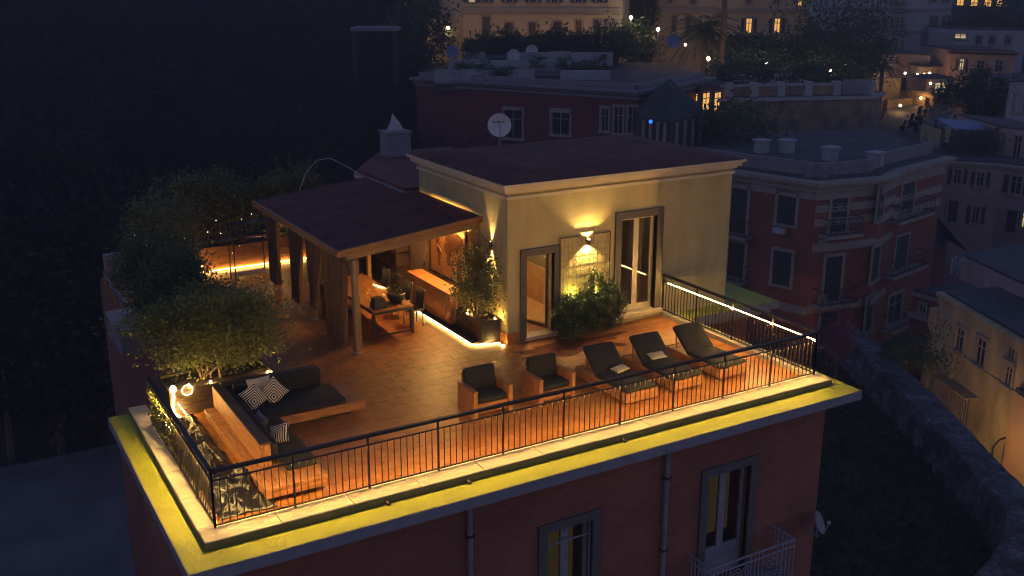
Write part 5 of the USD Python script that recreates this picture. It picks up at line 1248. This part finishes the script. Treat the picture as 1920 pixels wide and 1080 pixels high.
# street lamps and wall lanterns
def lamp_post(label, u, v, D, white=False, r=.17, pole=True, name='street_lamp', cat='street lamp'):
    c = at_depth(u, v, D); t = thing(name, label, cat, c)
    MB().sphere((0, 0, 0), r, 2).build('globe', m_strong if 'garden' in name else m_lanternw if white else m_lantern, t)
    if pole: MB().tube([[0, 0, -4.2], [0, 0, -r]], .05, 8).build('pole', m_gbars, t)
    else: MB().bar((0, .0, .0 + r), (0, .8, .0 + r), .04).build('bracket', m_iron, t)
    MB().lathe((0, 0, 0), [(.0001, r * 1.6), (r * 1.0, r * 1.1), (r * .9, r * 1.05), (.0001, r * 1.4)], 12).build('cap', m_iron, t)
for u, v, D, w, pl, lab in ((1183, 33, 103, 1, 1, 'tall white globe street lamp right of the cream villa'), (1234, 55, 102, 0, 1, 'amber globe street lamp left of the palm tree'), (1328, 110, 96, 0, 1, 'amber lamp at the foot of the palm tree'), (1438, 119, 96, 1, 1, 'white lamp in the garden above the parked cars'), (1558, 132, 97, 0, 1, 'amber lamp on the garden wall under the big dark tree'),
                            (1652, 141, 118, 1, 0, 'white wall lantern at the left of the lane'), (1697, 137, 119, 1, 0, 'white wall lantern above the dark doorway'), (1720, 140, 117, 0, 0, 'left lantern of the cluster of three on the lane house'), (1733, 140, 117, 0, 0, 'middle lantern of the cluster of three on the lane house'), (1743, 137, 117, 0, 0, 'right lantern of the cluster of three on the lane house'), (1745, 156, 108, 0, 0, 'lantern left of the four paned lit window'),
                            (1645, 180, 104, 0, 0, 'lantern at the end of the retaining wall'), (1688, 198, 100, 0, 0, 'lowest lantern of the lane on an ochre wall'), (1727, 184, 102, 0, 0, 'lantern halfway down the lane')):
    lamp_post(lab, u, v, D, w, .12 if not pl else .17, pl, 'street_lamp' if pl else 'wall_lantern', 'street lamp' if pl else 'lantern')
for u, v, D, lab in ((840, 52, 103, 'warm lamp under the low villa porch'), (925, 86, 104, 'low garden lamp hidden in the villa shrubs at the left'), (1070, 84, 104, 'low garden lamp hidden in the villa shrubs at the right'), (1285, 84, 107, 'low garden lamp at the base of the ornate villa')):
    lamp_post(lab, u, v, D, 0, .13, True, 'garden_lamp', 'garden lamp')

# trees of the town
for k, u in enumerate(range(905, 1160, 28)):
    mass('garden_shrub', f"{('first','second','third','fourth','fifth','sixth','seventh','eighth','ninth','tenth')[k]} dark shrub from the left along the foot of the cream villa", 'shrub', u, 96 + (k * 7 % 5) - 4, 98, (2.0, 1.5, 1.5 + .4 * (k % 3)), 380, .5, group='shrubs along the villa garden')
for k, (u, v, D, rad, lab) in enumerate(((1560, 60, 104, (5., 4.5, 6.5), 'big dark evergreen tree between the pale villa and the tall building'), (1610, 92, 108, (3.2, 3., 3.6), 'dark evergreen tree in front of the tall pale building'), (1520, 100, 100, (3.2, 2.6, 2.4), 'low dark tree above the amber lamp'), (1440, 96, 101, (3.6, 2.5, 1.6), 'rounded shrub below the glowing villa windows'), (1385, 100, 101, (3.0, 2.2, 1.8), 'dark shrub right of the palm trunk'), (1200, 30, 112, (2.6, 2.4, 4.), 'dark tree between the two villas'), (1190, 78, 104, (2.6, 2.0, 2.), 'shrub under the tall white street lamp'),
                                              (1400, 135, 92, (4.0, 2.0, 1.3), 'dark hedge behind the left parked car'), (1530, 145, 93, (5.0, 2.0, 1.4), 'dark hedge behind the right parked car'), (1375, 235, 74, (3.6, 2.6, 1.8), 'dark bush beside the veranda below the stone wall'), (790, 60, 98, (3., 3., 5.), 'dark tree at the left end of the villa'), (1840, 42, 138, (5., 4., 2.2), 'dark hedge below the restaurant terrace'), (1900, 20, 135, (4., 4., 5.), 'dark tree at the right edge of the hill'))):
    mass('dark_tree', lab, 'tree', u, v, D, rad, 900 if rad[2] > 2.5 else 500, .55, stems=4, clumps=40)
def palm(label, u, v, D, trunk, L, n, sz=1.):
    c = at_depth(u, v, D); t = thing('palm_tree', label, 'palm tree', (c[0], c[1], c[2] - trunk)); MB().tube([[0, 0, -1], [.1, 0, trunk * .5], [0, 0, trunk]], (.34 * sz, .28 * sz, .36 * sz), 10).build('trunk', m_bark, t)
    for k in range(n):
        a = k * 2.399; el = .95 - 1.5 * (k / n); m = MB(); s_ = np.linspace(0, 1, 9)
        px = L * s_ * math.cos(el); pzz = L * (s_ * math.sin(el) - .45 * s_ ** 2)
        pts = np.stack([px * math.cos(a), px * math.sin(a), trunk + pzz], 1); sd = np.array([-math.sin(a), math.cos(a), 0])
        m.tube(pts, np.linspace(.05, .012, 9) * sz, 4)
        for i in range(1, 9):
            for j in (0, .5):
                q = pts[i] * (1 - j) + pts[i - 1] * j; ll = .75 * sz * (1 - .55 * abs(s_[i] - .45))
                for g_ in (-1, 1): dd = sd * g_ * ll + (pts[i] - pts[i - 1]) * .7 - [0, 0, .25 * sz]; m.add([q, q + dd * .5 + [0, 0, .05], q + dd, q + dd * .5 - np.array([0, 0, .03]) + (pts[i] - pts[i - 1]) * .12], [[0, 1, 2], [0, 2, 3]])
        m.build('frond', m_leaf2, t)
palm('large date palm with drooping fronds in front of the ornate villa', 1322, 52, 100, 6.5, 4.0, 30)
palm('small palm at the right end of the cream villa', 1157, 74, 99, 3.5, 1.8, 16, .6)
palm('small palm against the tall pale building', 1655, 122, 112, 5., 2.4, 16, .7)
palm('small palm in the villa shrubs', 1020, 72, 100, 3., 1.6, 16, .55)
t = thing('pine_tree', 'tall slim pine with forked bare trunk beside the palm', 'tree', at_depth(1352, 118, 99))
MB().tube([[0, 0, -2], [.1, 0, 3], [.0, 0, 6], [-.5, .3, 9.5], [-1.2, .5, 14]], (.32, .28, .25, .2, .12), 8).build('trunk', m_bark, t); MB().tube([[0, 0, 5.8], [.9, -.2, 9], [1.5, 0, 13]], (.2, .16, .08), 8).build('limb', m_bark, t)
for cx, cz in ((-1.4, 14.2), (1.6, 13.2)):
    v, f = leaves(clump_points(g3, 2600, (cx, .3, cz), (2.2, 2., 1.1), 26, .25)[0], .26, g3); MB().add(v, f).build('crown', m_leaf2, t)

# wood on the left hillside
g4 = np.random.default_rng(33)
C_, V_, F_ = [], MB(), 0
trunks = MB(); nt = 0
while nt < 620:
    u = g4.uniform(-80, 830); D = 34 + 130 * g4.random() ** 1.15
    if u > 300 and D < 46: continue
    if u > 640 and D > 84 and not (u < 800 and D > 96): continue
    q = CAM + (FW + RT * ((u - 960) / FPX)) * D; x, y = q[0], q[1]
    if (x > -2.5 and y < 21) or (y < 32 and x < 12): continue
    z = terrain_z(x, y); hh = g4.uniform(5, 10); r = g4.uniform(2.2, 4.2)
    n_ = int(900 * (45 / D) ** 1.0) + 200
    pts, _ = clump_points(g4, n_, (x, y, z + hh * .62), (r, r, hh * .42), 26, .24)
    v, f = leaves(pts, .24 + D * .0022, g4, 1.); V_.add(v, f); trunks.tube([[x, y, z - .5], [x + .2, y, z + hh * .6]], (.22, .1), 5, False); nt += 1
wd = thing('hillside_wood', 'dark wood covering the hillside behind and left of the terrace', 'wood'); tag(wd, kind='stuff')
V_.build('crown', mat('woodland_leaf', (.034, .038, .020), .9, .35, .12, trans=.2, spec=.1), wd); trunks.build('trunk', m_bark, wd)

# dusk air: pale even haze round the whole scene
m_haze = usdkit.material(stage, '/World/Looks/dusk_haze', {'v': ('principled_volume', {'color': (.80, .84, .95), 'density': HAZE, 'anisotropy': 0.})}, volume='v.volume')
ztop = max(float(GZ.max()), 24.) + 12.
MB().box(-306, 406, -206, 406, float(GZ.min()) - 3., ztop).build('haze', m_haze, kind='stuff', label='faint blue dusk haze over the town', cat='haze')
